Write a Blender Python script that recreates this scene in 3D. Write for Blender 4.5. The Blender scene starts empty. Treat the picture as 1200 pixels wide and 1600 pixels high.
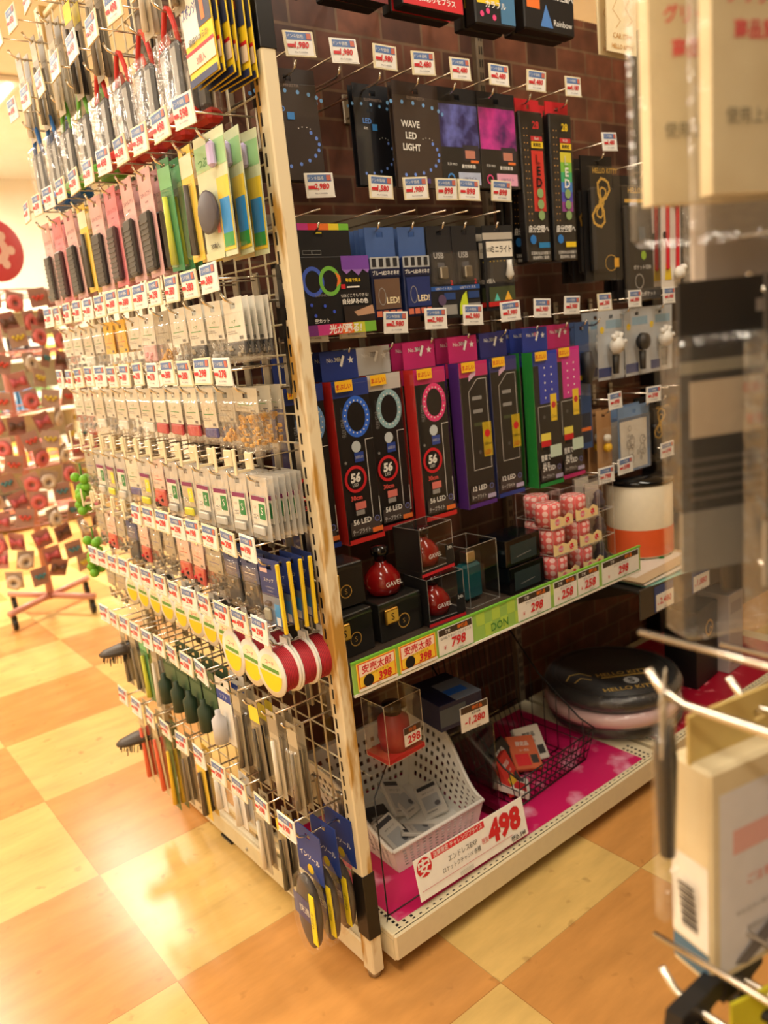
import bpy, math, random
from mathutils import Vector, Matrix
random.seed(7)
PI = math.pi
S = bpy.context.scene
COL = S.collection

# ------------------------------------------------------------------ camera
cd = bpy.data.cameras.new('camera'); cam = bpy.data.objects.new('camera', cd); COL.objects.link(cam)
yaw, pit, rol = math.radians(37.371), math.radians(-12.917), math.radians(-5.870)
fw = Vector((math.sin(yaw)*math.cos(pit), math.cos(yaw)*math.cos(pit), math.sin(pit)))
r0 = Vector((math.cos(yaw), -math.sin(yaw), 0)); u0 = r0.cross(fw)
cr = math.cos(rol)*r0+math.sin(rol)*u0; cu = -math.sin(rol)*r0+math.cos(rol)*u0
mw = Matrix((cr, cu, -fw)).transposed().to_4x4(); mw.translation = Vector((-0.6906, -1.0968, 1.2158))
cam.matrix_world = mw
cd.sensor_fit = 'VERTICAL'; cd.sensor_height = 24; cd.lens = 18.666; cd.clip_start = 0.02; cd.clip_end = 60
cd.dof.use_dof = True; cd.dof.focus_distance = 1.35; cd.dof.aperture_fstop = 2.4
S.camera = cam
# ------------------------------------------------------------------ view + world + lights
S.view_settings.view_transform = 'Standard'; S.view_settings.look = 'None'
S.view_settings.gamma = 1; S.view_settings.use_curve_mapping = False
S.view_settings.exposure = -0.30
S.cycles.max_bounces = 7; S.cycles.transparent_max_bounces = 24
S.cycles.use_denoising = True
w = bpy.data.worlds.new('world'); S.world = w; w.use_nodes = True
w.node_tree.nodes['Background'].inputs[0].default_value = (1.0, .90, .74, 1)
w.node_tree.nodes['Background'].inputs[1].default_value = .16
LIGHT_COL = (1.0, .91, .755)
# ceiling luminaires: (x, y, length along y, power)
LUMINAIRES = [(-.75, -.55, 1.2, 30), (-.95, 1.5, 1.2, 25), (.9, -.75, 1.2, 24), (-.5, 3.6, 1.2, 80), (.75, 4.4, 1.2, 190),
              (-2.6, 1.2, 1.2, 34), (-2.4, 4.2, 1.2, 60), (2.6, 3.6, 1.2, 40), (-1.9, -1.7, 1.2, 30)]

# ------------------------------------------------------------------ materials
def lin(c):
    return tuple(((v/255)/12.92 if v/255 <= .04045 else ((v/255+.055)/1.055)**2.4) for v in c)
_m = {}
def new(name):
    m = bpy.data.materials.new(name); m.use_nodes = True
    nt = m.node_tree; b = nt.nodes['Principled BSDF']
    return m, nt, b
def mat(col, rough=.5, metal=0.0, var=.06, sc=60):
    """plain printed / painted / moulded surface with a faint procedural unevenness"""
    if isinstance(col, str): return _named[col]
    k = (tuple(col), rough, metal)
    if k in _m: return _m[k]
    m, nt, b = new('surface_%d_%d_%d' % tuple(col))
    L = nt.links
    tc = nt.nodes.new('ShaderNodeTexCoord'); n = nt.nodes.new('ShaderNodeTexNoise'); n.inputs['Scale'].default_value = sc
    mx = nt.nodes.new('ShaderNodeMix'); mx.data_type = 'RGBA'
    c = lin(col)
    mx.inputs['A'].default_value = (*[max(0, v*(1-var)) for v in c], 1); mx.inputs['B'].default_value = (*[min(1, v*(1+var)) for v in c], 1)
    L.new(tc.outputs['Object'], n.inputs['Vector']); L.new(n.outputs['Fac'], mx.inputs['Factor']); L.new(mx.outputs['Result'], b.inputs['Base Color'])
    b.inputs['Roughness'].default_value = rough; b.inputs['Metallic'].default_value = metal
    _m[k] = m; return m
_named = {}
def named(key, m): _named[key] = m; return m
def clear(key, tint=(1, 1, 1), gloss=.10, rough=.06, opac=0.0, wrinkle=0.0):
    m, nt, b = new(key); L = nt.links
    nt.nodes.remove(b); out = nt.nodes['Material Output']
    t = nt.nodes.new('ShaderNodeBsdfTransparent'); t.inputs[0].default_value = (*tint, 1)
    g = nt.nodes.new('ShaderNodeBsdfGlossy'); g.inputs['Roughness'].default_value = rough; g.inputs[0].default_value = (1, 1, 1, 1)
    lw = nt.nodes.new('ShaderNodeLayerWeight'); lw.inputs[0].default_value = .35
    mp = nt.nodes.new('ShaderNodeMapRange'); mp.inputs['To Min'].default_value = gloss*.6; mp.inputs['To Max'].default_value = min(.9, gloss*5)
    mx = nt.nodes.new('ShaderNodeMixShader')
    L.new(lw.outputs['Facing'], mp.inputs['Value']); L.new(mp.outputs[0], mx.inputs[0]); L.new(t.outputs[0], mx.inputs[1]); L.new(g.outputs[0], mx.inputs[2])
    last = mx
    if wrinkle:
        tc = nt.nodes.new('ShaderNodeTexCoord'); n = nt.nodes.new('ShaderNodeTexNoise'); n.inputs['Scale'].default_value = 45; n.inputs['Detail'].default_value = 3
        bp = nt.nodes.new('ShaderNodeBump'); bp.inputs['Strength'].default_value = wrinkle; bp.inputs['Distance'].default_value = .01
        L.new(tc.outputs['Object'], n.inputs['Vector']); L.new(n.outputs['Fac'], bp.inputs['Height']); L.new(bp.outputs[0], g.inputs['Normal'])
    if opac:
        d = nt.nodes.new('ShaderNodeBsdfDiffuse'); d.inputs[0].default_value = (.75, .74, .7, 1)
        m2 = nt.nodes.new('ShaderNodeMixShader'); m2.inputs[0].default_value = opac
        L.new(last.outputs[0], m2.inputs[1]); L.new(d.outputs[0], m2.inputs[2]); last = m2
    L.new(last.outputs[0], out.inputs[0])
    return named(key, m)
clear('clear_plastic', gloss=.032)
clear('clear_film', gloss=.05, rough=.10, opac=.03, wrinkle=.6)
clear('grey_film', gloss=.12, rough=.15, opac=.35, wrinkle=.5)
clear('edge_plastic', gloss=.15, rough=.1, opac=.22)
clear('smoky_acrylic', tint=(.62, .60, .56), gloss=.07)
clear('teal_liquid', tint=(.12, .38, .42), gloss=.10)
clear('red_liquid', tint=(.55, .04, .02), gloss=.12)
def metal(key, col, rough):
    m = mat(col, rough, 1.0, var=.03); return named(key, m)
metal('chrome', (225, 220, 210), .22); metal('gold', (226, 176, 84), .28); metal('steel', (170, 165, 155), .35)
named('black_wire', mat((22, 20, 19), .4)); named('cream', mat((225, 212, 178), .45)); named('white', mat((238, 235, 228), .5))
named('black', mat((18, 17, 18), .35)); named('black_gloss', mat((12, 12, 14), .12))

def floor_mat():
    m, nt, b = new('checker_floor_tiles'); L = nt.links
    N = nt.nodes.new
    geo = N('ShaderNodeNewGeometry'); mp = N('ShaderNodeMapping'); mp.vector_type = 'TEXTURE'
    mp.inputs['Location'].default_value = (-.2754, .2755, -.31); mp.inputs['Scale'].default_value = (.45, .45, .45)
    ck = N('ShaderNodeTexChecker'); ck.inputs['Scale'].default_value = 1
    ck.inputs['Color1'].default_value = (*lin((206, 148, 82)), 1); ck.inputs['Color2'].default_value = (*lin((220, 184, 112)), 1)
    L.new(geo.outputs['Position'], mp.inputs['Vector']); L.new(mp.outputs[0], ck.inputs['Vector'])
    mp2 = N('ShaderNodeMapping'); mp2.inputs['Scale'].default_value = (3.0, 11, 1); mp2.inputs['Rotation'].default_value = (0, 0, .12)
    n = N('ShaderNodeTexNoise'); n.inputs['Scale'].default_value = 1.6; n.inputs['Detail'].default_value = 6; n.inputs['Roughness'].default_value = .6
    L.new(geo.outputs['Position'], mp2.inputs['Vector']); L.new(mp2.outputs[0], n.inputs['Vector'])
    r = N('ShaderNodeMapRange'); r.inputs['From Min'].default_value = .3; r.inputs['From Max'].default_value = .7; r.inputs['To Min'].default_value = .80; r.inputs['To Max'].default_value = 1.08
    L.new(n.outputs['Fac'], r.inputs['Value'])
    mx = N('ShaderNodeMix'); mx.data_type = 'RGBA'; mx.blend_type = 'MULTIPLY'; mx.inputs['Factor'].default_value = 1
    L.new(ck.outputs['Color'], mx.inputs['A']); L.new(r.outputs[0], mx.inputs['B'])
    # scuffs and spots
    n2 = N('ShaderNodeTexNoise'); n2.inputs['Scale'].default_value = 22; n2.inputs['Detail'].default_value = 2
    L.new(geo.outputs['Position'], n2.inputs['Vector'])
    r2 = N('ShaderNodeMapRange'); r2.inputs['From Min'].default_value = .66; r2.inputs['From Max'].default_value = .74; r2.inputs['To Min'].default_value = 0; r2.inputs['To Max'].default_value = .35
    L.new(n2.outputs['Fac'], r2.inputs['Value'])
    m3 = N('ShaderNodeMix'); m3.data_type = 'RGBA'; m3.inputs['B'].default_value = (*lin((130, 85, 45)), 1)
    L.new(r2.outputs[0], m3.inputs['Factor']); L.new(mx.outputs['Result'], m3.inputs['A'])
    # joints
    fr = N('ShaderNodeVectorMath'); fr.operation = 'FRACTION'; L.new(mp.outputs[0], fr.inputs[0])
    sx = N('ShaderNodeSeparateXYZ'); L.new(fr.outputs[0], sx.inputs[0])
    mi = N('ShaderNodeMath'); mi.operation = 'MINIMUM'; L.new(sx.outputs[0], mi.inputs[0]); L.new(sx.outputs[1], mi.inputs[1])
    lt = N('ShaderNodeMath'); lt.operation = 'LESS_THAN'; lt.inputs[1].default_value = .004; L.new(mi.outputs[0], lt.inputs[0])
    ml = N('ShaderNodeMath'); ml.operation = 'MULTIPLY'; ml.inputs[1].default_value = .45; L.new(lt.outputs[0], ml.inputs[0])
    m4 = N('ShaderNodeMix'); m4.data_type = 'RGBA'; m4.inputs['B'].default_value = (*lin((120, 80, 45)), 1)
    L.new(ml.outputs[0], m4.inputs['Factor']); L.new(m3.outputs['Result'], m4.inputs['A'])
    L.new(m4.outputs['Result'], b.inputs['Base Color'])
    b.inputs['Roughness'].default_value = .25; b.inputs['Specular IOR Level'].default_value = .32
    bp = N('ShaderNodeBump'); bp.inputs['Strength'].default_value = .06; L.new(n.outputs['Fac'], bp.inputs['Height']); L.new(bp.outputs[0], b.inputs['Normal'])
    return m
def brick_mat():
    m, nt, b = new('printed_brick_sheet'); L = nt.links; N = nt.nodes.new
    geo = N('ShaderNodeNewGeometry'); sx = N('ShaderNodeSeparateXYZ'); cx = N('ShaderNodeCombineXYZ')
    L.new(geo.outputs['Position'], sx.inputs[0]); L.new(sx.outputs['X'], cx.inputs['X']); L.new(sx.outputs['Z'], cx.inputs['Y'])
    br = N('ShaderNodeTexBrick'); br.inputs['Scale'].default_value = 1; br.inputs['Brick Width'].default_value = .125; br.inputs['Row Height'].default_value = .06
    br.inputs['Mortar Size'].default_value = .0042; br.inputs['Mortar Smooth'].default_value = .6
    br.inputs['Color1'].default_value = (*lin((124, 72, 50)), 1); br.inputs['Color2'].default_value = (*lin((74, 42, 31)), 1); br.inputs['Mortar'].default_value = (*lin((120, 92, 68)), 1)
    L.new(cx.outputs[0], br.inputs['Vector'])
    n = N('ShaderNodeTexNoise'); n.inputs['Scale'].default_value = 18; n.inputs['Detail'].default_value = 5
    L.new(geo.outputs['Position'], n.inputs['Vector'])
    r = N('ShaderNodeMapRange'); r.inputs['From Min'].default_value = .25; r.inputs['From Max'].default_value = .75; r.inputs['To Min'].default_value = .55; r.inputs['To Max'].default_value = 1.3
    L.new(n.outputs['Fac'], r.inputs['Value'])
    mx = N('ShaderNodeMix'); mx.data_type = 'RGBA'; mx.blend_type = 'MULTIPLY'; mx.inputs['Factor'].default_value = 1
    L.new(br.outputs['Color'], mx.inputs['A']); L.new(r.outputs[0], mx.inputs['B']); L.new(mx.outputs['Result'], b.inputs['Base Color'])
    b.inputs['Roughness'].default_value = .55
    return m
def two_tone(key, a, c, scale, lo, hi, stretch=(1, 1, 1), rough=.5, detail=4):
    m, nt, b = new(key); L = nt.links; N = nt.nodes.new
    tc = N('ShaderNodeTexCoord'); mp = N('ShaderNodeMapping'); mp.inputs['Scale'].default_value = stretch
    n = N('ShaderNodeTexNoise'); n.inputs['Scale'].default_value = scale; n.inputs['Detail'].default_value = detail
    L.new(tc.outputs['Object'], mp.inputs[0]); L.new(mp.outputs[0], n.inputs['Vector'])
    r = N('ShaderNodeMapRange'); r.inputs['From Min'].default_value = lo; r.inputs['From Max'].default_value = hi; L.new(n.outputs['Fac'], r.inputs['Value'])
    mx = N('ShaderNodeMix'); mx.data_type = 'RGBA'; mx.inputs['A'].default_value = (*lin(a), 1); mx.inputs['B'].default_value = (*lin(c), 1)
    L.new(r.outputs[0], mx.inputs['Factor']); L.new(mx.outputs['Result'], b.inputs['Base Color']); b.inputs['Roughness'].default_value = rough
    return named(key, m)
M_FLOOR = floor_mat(); M_BRICK = brick_mat()
two_tone('worn_cream', (228, 214, 180), (182, 140, 66), 9, .48, .56, (2.2, 2.2, .55))
two_tone('magenta_mat', (205, 30, 98), (236, 170, 196), 11, .54, .70, (1, 1, 1), .35)
two_tone('red_mat', (170, 18, 46), (226, 120, 130), 30, .60, .7, (1, 1, 1), .35)
two_tone('galaxy_blue', (38, 34, 96), (120, 130, 220), 22, .42, .72, rough=.3)
two_tone('galaxy_magenta', (66, 24, 96), (226, 60, 170), 16, .40, .68, rough=.3)
two_tone('ceiling_paint', (240, 234, 222), (232, 226, 212), 4, .3, .7, rough=.8)
two_tone('wall_paint', (248, 242, 228), (240, 232, 214), 3, .3, .7, rough=.8)
two_tone('beige_paper', (228, 214, 178), (214, 196, 156), 14, .35, .7, rough=.6)
def polka():
    m, nt, b = new('polka_dot_red'); L = nt.links; N = nt.nodes.new
    tc = N('ShaderNodeTexCoord'); v = N('ShaderNodeTexVoronoi'); v.inputs['Scale'].default_value = 62; v.inputs['Randomness'].default_value = .15
    L.new(tc.outputs['Object'], v.inputs['Vector'])
    lt = N('ShaderNodeMath'); lt.operation = 'LESS_THAN'; lt.inputs[1].default_value = .40; L.new(v.outputs['Distance'], lt.inputs[0])
    mx = N('ShaderNodeMix'); mx.data_type = 'RGBA'; mx.inputs['A'].default_value = (*lin((232, 104, 104)), 1); mx.inputs['B'].default_value = (*lin((250, 205, 200)), 1)
    L.new(lt.outputs[0], mx.inputs['Factor']); L.new(mx.outputs['Result'], b.inputs['Base Color']); b.inputs['Roughness'].default_value = .35
    return named('polka', m)
polka()
def emis(key, col, st):
    m, nt, b = new(key); b.inputs['Emission Color'].default_value = (*col, 1); b.inputs['Emission Strength'].default_value = st
    b.inputs['Base Color'].default_value = (.8, .8, .8, 1); return named(key, m)
emis('tube_light', (1, .86, .62), 5)

# ------------------------------------------------------------------ text as mesh
_tx = {}
def text_mesh(s, bold=0.0):
    k = (s, bold)
    if k in _tx: return _tx[k]
    c = bpy.data.curves.new('t', 'FONT'); c.body = s; c.size = 1; c.resolution_u = 2; c.offset = bold; c.fill_mode = 'FRONT'
    o = bpy.data.objects.new('t', c); COL.objects.link(o)
    bpy.context.view_layer.update()
    me = o.evaluated_get(bpy.context.evaluated_depsgraph_get()).to_mesh()
    vs = [(v.co.x, v.co.y) for v in me.vertices]; fs = [tuple(p.vertices) for p in me.polygons]
    o.evaluated_get(bpy.context.evaluated_depsgraph_get()).to_mesh_clear()
    bpy.data.objects.remove(o); bpy.data.curves.remove(c)
    if vs:
        x0 = min(v[0] for v in vs); x1 = max(v[0] for v in vs); y0 = min(v[1] for v in vs); y1 = max(v[1] for v in vs)
    else: x0 = y0 = 0; x1 = y1 = 1
    vs = [((x-x0), (y-y0)) for x, y in vs]
    _tx[k] = (vs, fs, max(x1-x0, 1e-6), max(y1-y0, 1e-6)); return _tx[k]

# ------------------------------------------------------------------ mesh builder
class MB:
    def __init__(s): s.v = []; s.f = []; s.mi = []; s.ms = []; s.sm = []
    def m(s, c):
        m = mat(c) if not isinstance(c, bpy.types.Material) else c
        if m not in s.ms: s.ms.append(m)
        return s.ms.index(m)
    def add(s, vs, fs, c, smooth=False):
        o = len(s.v); s.v += [tuple(v) for v in vs]; k = s.m(c)
        for f in fs: s.f.append(tuple(i+o for i in f)); s.mi.append(k); s.sm.append(smooth)
        return s
    def box(s, x0, x1, y0, y1, z0, z1, c, b=0.0):
        if x0 > x1: x0, x1 = x1, x0
        if y0 > y1: y0, y1 = y1, y0
        if z0 > z1: z0, z1 = z1, z0
        b = min(b, (x1-x0)*.45, (y1-y0)*.45, (z1-z0)*.45)
        if b <= 0:
            vs = [(x, y, z) for z in (z0, z1) for x, y in ((x0, y0), (x1, y0), (x1, y1), (x0, y1))]
            return s.add(vs, [(3, 2, 1, 0), (4, 5, 6, 7), (0, 1, 5, 4), (1, 2, 6, 5), (2, 3, 7, 6), (3, 0, 4, 7)], c)
        rings = []
        for z, i in ((z0, b), (z0+b, 0), (z1-b, 0), (z1, b)):
            rings.append([(x0+i+b*(i == 0), y0+i, z), (x1-i-b*(i == 0), y0+i, z), (x1-i, y0+i+b*(i == 0), z), (x1-i, y1-i-b*(i == 0), z),
                          (x1-i-b*(i == 0), y1-i, z), (x0+i+b*(i == 0), y1-i, z), (x0+i, y1-i-b*(i == 0), z), (x0+i, y0+i+b*(i == 0), z)])
        for r in (0, 3):
            z = rings[r][0][2]; q = b
            rings[r] = [(x0+q*1.5, y0+q, z), (x1-q*1.5, y0+q, z), (x1-q, y0+q*1.5, z), (x1-q, y1-q*1.5, z), (x1-q*1.5, y1-q, z), (x0+q*1.5, y1-q, z), (x0+q, y1-q*1.5, z), (x0+q, y0+q*1.5, z)]
        return s.loft(rings, c)
    def cbox(s, x0, x1, y0, y1, z0, z1, b=0):
        s.box(x0, x1, y0, y1, z0, z1, 'clear_plastic', b); r = .0005
        for x in (x0, x1):
            for y in (y0, y1): s.box(x-r, x+r, y-r, y+r, z0, z1, 'edge_plastic')
            for z in (z0+r, z1): s.box(x-r, x+r, y0, y1, z-r, z+r, 'edge_plastic')
        for y in (y0, y1):
            for z in (z0+r, z1): s.box(x0, x1, y-r, y+r, z-r, z+r, 'edge_plastic')
        return s
    def loft(s, rings, c, caps=True, smooth=False):
        n = len(rings[0]); vs = [p for r in rings for p in r]; fs = []
        for i in range(len(rings)-1):
            for j in range(n):
                k = (j+1) % n; fs.append((i*n+j, i*n+k, (i+1)*n+k, (i+1)*n+j))
        if caps: fs += [tuple(range(n-1, -1, -1)), tuple(range((len(rings)-1)*n, len(rings)*n))]
        return s.add(vs, fs, c, smooth)
    def tube(s, pts, r, c, n=6, caps=True):
        pts = [Vector(p) for p in pts]; rings = []
        up = None
        for i, p in enumerate(pts):
            a = pts[max(0, i-1)]; b = pts[min(len(pts)-1, i+1)]; d = (b-a).normalized()
            if up is None: up = Vector((0, 0, 1)) if abs(d.z) < .9 else Vector((1, 0, 0))
            e = d.cross(up)
            if e.length < 1e-4: e = d.cross(Vector((.3, .9, .2)))
            e.normalize(); g = e.cross(d); up = g
            rr = r[i] if isinstance(r, (list, tuple)) else r
            rings.append([p+rr*(math.cos(2*PI*j/n)*e+math.sin(2*PI*j/n)*g) for j in range(n)])
        return s.loft(rings, c, caps, True)
    def lathe(s, prof, cx, cy, c, n=20, axis='z', caps=True):
        rings = []
        for r, h in prof:
            rr = []
            for j in range(n):
                a = 2*PI*j/n; u, v = r*math.cos(a), r*math.sin(a)
                rr.append({'z': (cx+u, cy+v, h), 'x': (h, cx+u, cy+v), 'y': (cx+v, h, cy+u)}[axis])
            rings.append(rr)
        return s.loft(rings, c, caps, True)
    def poly(s, pts, y, c, t=0.0):
        """flat polygon in the xz plane at depth y facing -y (optionally given thickness t towards +y)"""
        n = len(pts); s.add([(x, y, z) for x, z in pts], [tuple(range(n))], c)
        if t:
            s.add([(x, y+t, z) for x, z in pts], [tuple(range(n-1, -1, -1))], c)
            s.add([(x, y, z) for x, z in pts]+[(x, y+t, z) for x, z in pts], [(i, i+n, (i+1) % n+n, (i+1) % n) for i in range(n)], c)
        return s
    def text(s, t, x, z, h, y, c, wmax=None, bold=0.0, skew=0.0, rot=0.0):
        """text on a face looking towards -y; x, z = centre"""
        vs, fs, W, H = text_mesh(t, bold); k = h/H; kx = k
        if wmax and W*kx > wmax: kx = wmax/W
        ca, sa = math.cos(rot), math.sin(rot); o = []
        for a, b in vs:
            u = (a-W/2)*kx+skew*(b-H/2)*k; v = (b-H/2)*k
            o.append((x+u*ca-v*sa, y, z+u*sa+v*ca))
        return s.add(o, fs, c)
    def move(s, M, i0=0):
        for i in range(i0, len(s.v)): s.v[i] = tuple(M @ Vector(s.v[i]))
        return s
    def mesh(s, name):
        me = bpy.data.meshes.new(name); me.from_pydata(s.v, [], s.f)
        for m in s.ms: me.materials.append(m)
        me.polygons.foreach_set('material_index', s.mi); me.polygons.foreach_set('use_smooth', s.sm); me.update(); return me
    def build(s, name, parent=None, label=None):
        o = bpy.data.objects.new(name, s.mesh(name)); COL.objects.link(o)
        if parent: o.parent = parent
        if label: o['label'] = label
        return o
def tag(o, label, cat, group=None, kind=None):
    if kind: o['kind'] = kind
    if label: o['label'] = label
    if cat: o['category'] = cat
    if group: o['group'] = group
    return o
def struct(mb, name):
    o = mb.build(name); o['kind'] = 'structure'; return o
def thing(name, label, cat, loc=(0, 0, 0), rz=0, group=None):
    o = bpy.data.objects.new(name, None); o.empty_display_size = .02; COL.objects.link(o)
    o.location = loc; o.rotation_euler = (0, 0, rz); return tag(o, label, cat, group)
def dup(root, loc, rot, label, group=None):
    r = root.copy(); COL.objects.link(r); r.location = loc; r.rotation_euler = rot if isinstance(rot, tuple) else (0, 0, rot)
    r['label'] = label
    if group: r['group'] = group
    for ch in KIDS.get(root.name, list(root.children)):
        c = ch.copy(); COL.objects.link(c); c.parent = r
        for g in list(ch.children):
            d = g.copy(); COL.objects.link(d); d.parent = c
    return r
KIDS = {}
ORD = ['first', 'second', 'third', 'fourth', 'fifth', 'sixth', 'seventh', 'eighth', 'ninth', 'tenth', 'eleventh', 'twelfth', 'thirteenth', 'fourteenth', 'fifteenth']

class Proto:
    """places one kind of thing any number of times: first use moves the original, later uses copy it"""
    def __init__(s, fn): s.fn = fn; s.o = None
    def put(s, loc, rot, label, cat, group=None):
        rot = rot if isinstance(rot, tuple) else (0, 0, rot)
        if s.o is None:
            s.o = s.fn(); KIDS[s.o.name] = list(s.o.children)
            o = s.o; o.location = loc; o.rotation_euler = rot
            return tag(o, label, cat, group)
        o = dup(s.o, loc, rot, label, group); o['category'] = cat
        if not group and 'group' in o: del o['group']
        return o

# ------------------------------------------------------------------ generic printed card
def prints(mb, W, H, y, items, x0=0.0, z0=0.0):
    """printed artwork on a face looking towards -y. fractions of W,H measured from (x0,z0)=bottom left"""
    d = .00025; k = 1
    X = lambda f: x0+f*W; Z = lambda f: z0+f*H
    for it in items:
        t = it[0]; yy = y-d*k
        if t == 'r':
            mb.poly([(X(it[1]), Z(it[2])), (X(it[3]), Z(it[2])), (X(it[3]), Z(it[4])), (X(it[1]), Z(it[4]))], yy, it[5])
        elif t == 'p': mb.poly([(X(a), Z(b)) for a, b in it[1]], yy, it[2])
        elif t == 't':   # cx, cz, height frac, text, colour, wmax frac, bold, skew, rot
            mb.text(it[4], X(it[1]), Z(it[2]), it[3]*H, yy, it[5], (it[6]*W) if len(it) > 6 and it[6] else None, it[7] if len(it) > 7 else 0, it[8] if len(it) > 8 else 0, it[9] if len(it) > 9 else 0)
        elif t == 'c':
            r = it[3]*W; mb.poly([(X(it[1])+r*math.cos(2*PI*j/18), Z(it[2])+r*math.sin(2*PI*j/18)) for j in range(18)], yy, it[4])
        elif t == 'o':   # ring cx cz r th col (rz optional)
            r = it[3]*W; q = r-it[4]*W; rz = (it[6] if len(it) > 6 else 1.0); n = 28
            vs = []
            for j in range(n):
                a = 2*PI*j/n
                vs += [(X(it[1])+r*math.cos(a), yy, Z(it[2])+r*rz*math.sin(a)), (X(it[1])+q*math.cos(a), yy, Z(it[2])+(r*rz-(r-q))*math.sin(a))]
            mb.add(vs, [(2*j, (2*j+2) % (2*n), (2*j+3) % (2*n), 2*j+1) for j in range(n)], it[5])
        elif t == 's':   # star cx cz r col
            r = it[3]*W; mb.poly([(X(it[1])+(r if j % 2 == 0 else r*.42)*math.sin(PI*j/5), Z(it[2])+(r if j % 2 == 0 else r*.42)*math.cos(PI*j/5)) for j in range(10)], yy, it[4])
        elif t == 'g':   # gradient x0 z0 x1 z1 list of colours, 'x' or 'z'
            cs = it[5]; n = len(cs)
            for i, c in enumerate(cs):
                a, b = i/n, (i+1)/n
                if it[6] == 'x': q = (it[1]+(it[3]-it[1])*a, it[2], it[1]+(it[3]-it[1])*b, it[4])
                else: q = (it[1], it[2]+(it[4]-it[2])*a, it[3], it[2]+(it[4]-it[2])*b)
                mb.poly([(X(q[0]), Z(q[1])), (X(q[2]), Z(q[1])), (X(q[2]), Z(q[3])), (X(q[0]), Z(q[3]))], yy, c)
        elif t == 'l':   # frame lines: polyline pts, width, colour
            P = [(X(a), Z(b)) for a, b in it[1]]; wd = it[2]*W/2
            for (a, b), (c, e) in zip(P[:-1], P[1:]):
                L = math.hypot(c-a, e-b) or 1; nx, nz = -(e-b)/L*wd, (c-a)/L*wd; ux, uz = (c-a)/L*wd, (e-b)/L*wd
                mb.poly([(a-nx-ux, b-nz-uz), (c-nx+ux, e-nz+uz), (c+nx+ux, e+nz+uz), (a+nx-ux, b+nz-uz)], yy, it[3])
        elif t == 'd':   # row of dots: pts, r, col
            for a, b in it[1]:
                r = it[2]*W; mb.poly([(X(a)+r*math.cos(2*PI*j/8), Z(b)+r*math.sin(2*PI*j/8)) for j in range(8)], yy, it[3])
        k += 1
    return mb
def hang_card(mb, W, top, bot, t, c, slot=.008, y=0.0):
    """card with a hanging slot round the origin; front face at y-t/2"""
    a, b = y-t/2, y+t/2; s = slot
    mb.box(-W/2, W/2, a, b, bot, -s*.6, c); mb.box(-W/2, W/2, a, b, s*.6, top, c)
    mb.box(-W/2, -s, a, b, -s*.6, s*.6, c); mb.box(s, W/2, a, b, -s*.6, s*.6, c)
    return mb
BK = (16, 15, 18); WH = (238, 236, 230); RD = (206, 34, 44); BL = (40, 70, 160); YE = (240, 206, 40); GR = (52, 150, 70); CR = (226, 214, 180)
LB = (90, 140, 220); PK = (226, 70, 130); PU = (86, 44, 130); GY = (150, 148, 145); OR = (236, 120, 50); GD = (200, 156, 70)

# ================================================================== THE SETTING
X0, X1, Y0, Y1, ZC = -3.6, 4.2, -2.8, 6.4, 2.75
struct(MB().box(X0, X1, Y0, Y1, -.05, 0, M_FLOOR), 'floor')
struct(MB().box(X0, X1, Y0, Y1, ZC, ZC+.05, 'ceiling_paint'), 'ceiling')
struct(MB().box(X0-.05, X0, Y0, Y1, 0, ZC, 'wall_paint'), 'wall_left')
struct(MB().box(X1, X1+.05, Y0, Y1, 0, ZC, 'wall_paint'), 'wall_right')
struct(MB().box(X0, X1, Y1, Y1+.05, 0, ZC, 'wall_paint'), 'wall_back')
struct(MB().box(X0, X1, Y0-.05, Y0, 0, ZC, 'wall_paint'), 'wall_front')
struct(MB().box(X0, X1, Y1-.015, Y1, 0, .1, (120, 92, 64)), 'baseboard_back')

def luminaire():
    t = thing('ceiling_light', None, None)
    h = MB(); h.box(-.11, .11, -.62, .62, -.03, 0, 'white', .006); h.build('housing', t)
    g = MB()
    for s in (-.05, .05): g.lathe([(.004, -.6), (.014, -.595), (.014, .595), (.004, .6)], -.048, s, 'tube_light', 12, 'x')
    for i in range(len(g.v)):   # lay the tubes along y
        x, y, z = g.v[i]; g.v[i] = (z, x, y)
    for s in (0,): pass
    g.build('light_tubes', t)
    return t
PL = Proto(luminaire)
lum_names = ['above the camera beside the near post', 'over the left aisle beside the mesh panel', 'over the aisle in front of the brick panel', 'over the floor behind the pink stand',
             'over the back corner to the right', 'far left over the open floor', 'far left towards the back wall', 'behind the brick panel at the back right', 'over the aisle behind the camera']
for i, (x, y, l, pw) in enumerate(LUMINAIRES):
    PL.put((x, y, ZC-.001), 0, 'white twin tube ceiling light ' + lum_names[i], 'ceiling light', 'tube lights on the ceiling')
    ld = bpy.data.lights.new('lamp', 'AREA'); ld.shape = 'RECTANGLE'; ld.size = .22; ld.size_y = 1.24; ld.energy = pw; ld.color = LIGHT_COL
    lo = bpy.data.objects.new('lamp', ld); COL.objects.link(lo); lo.location = (x, y, ZC-.075)

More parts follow.
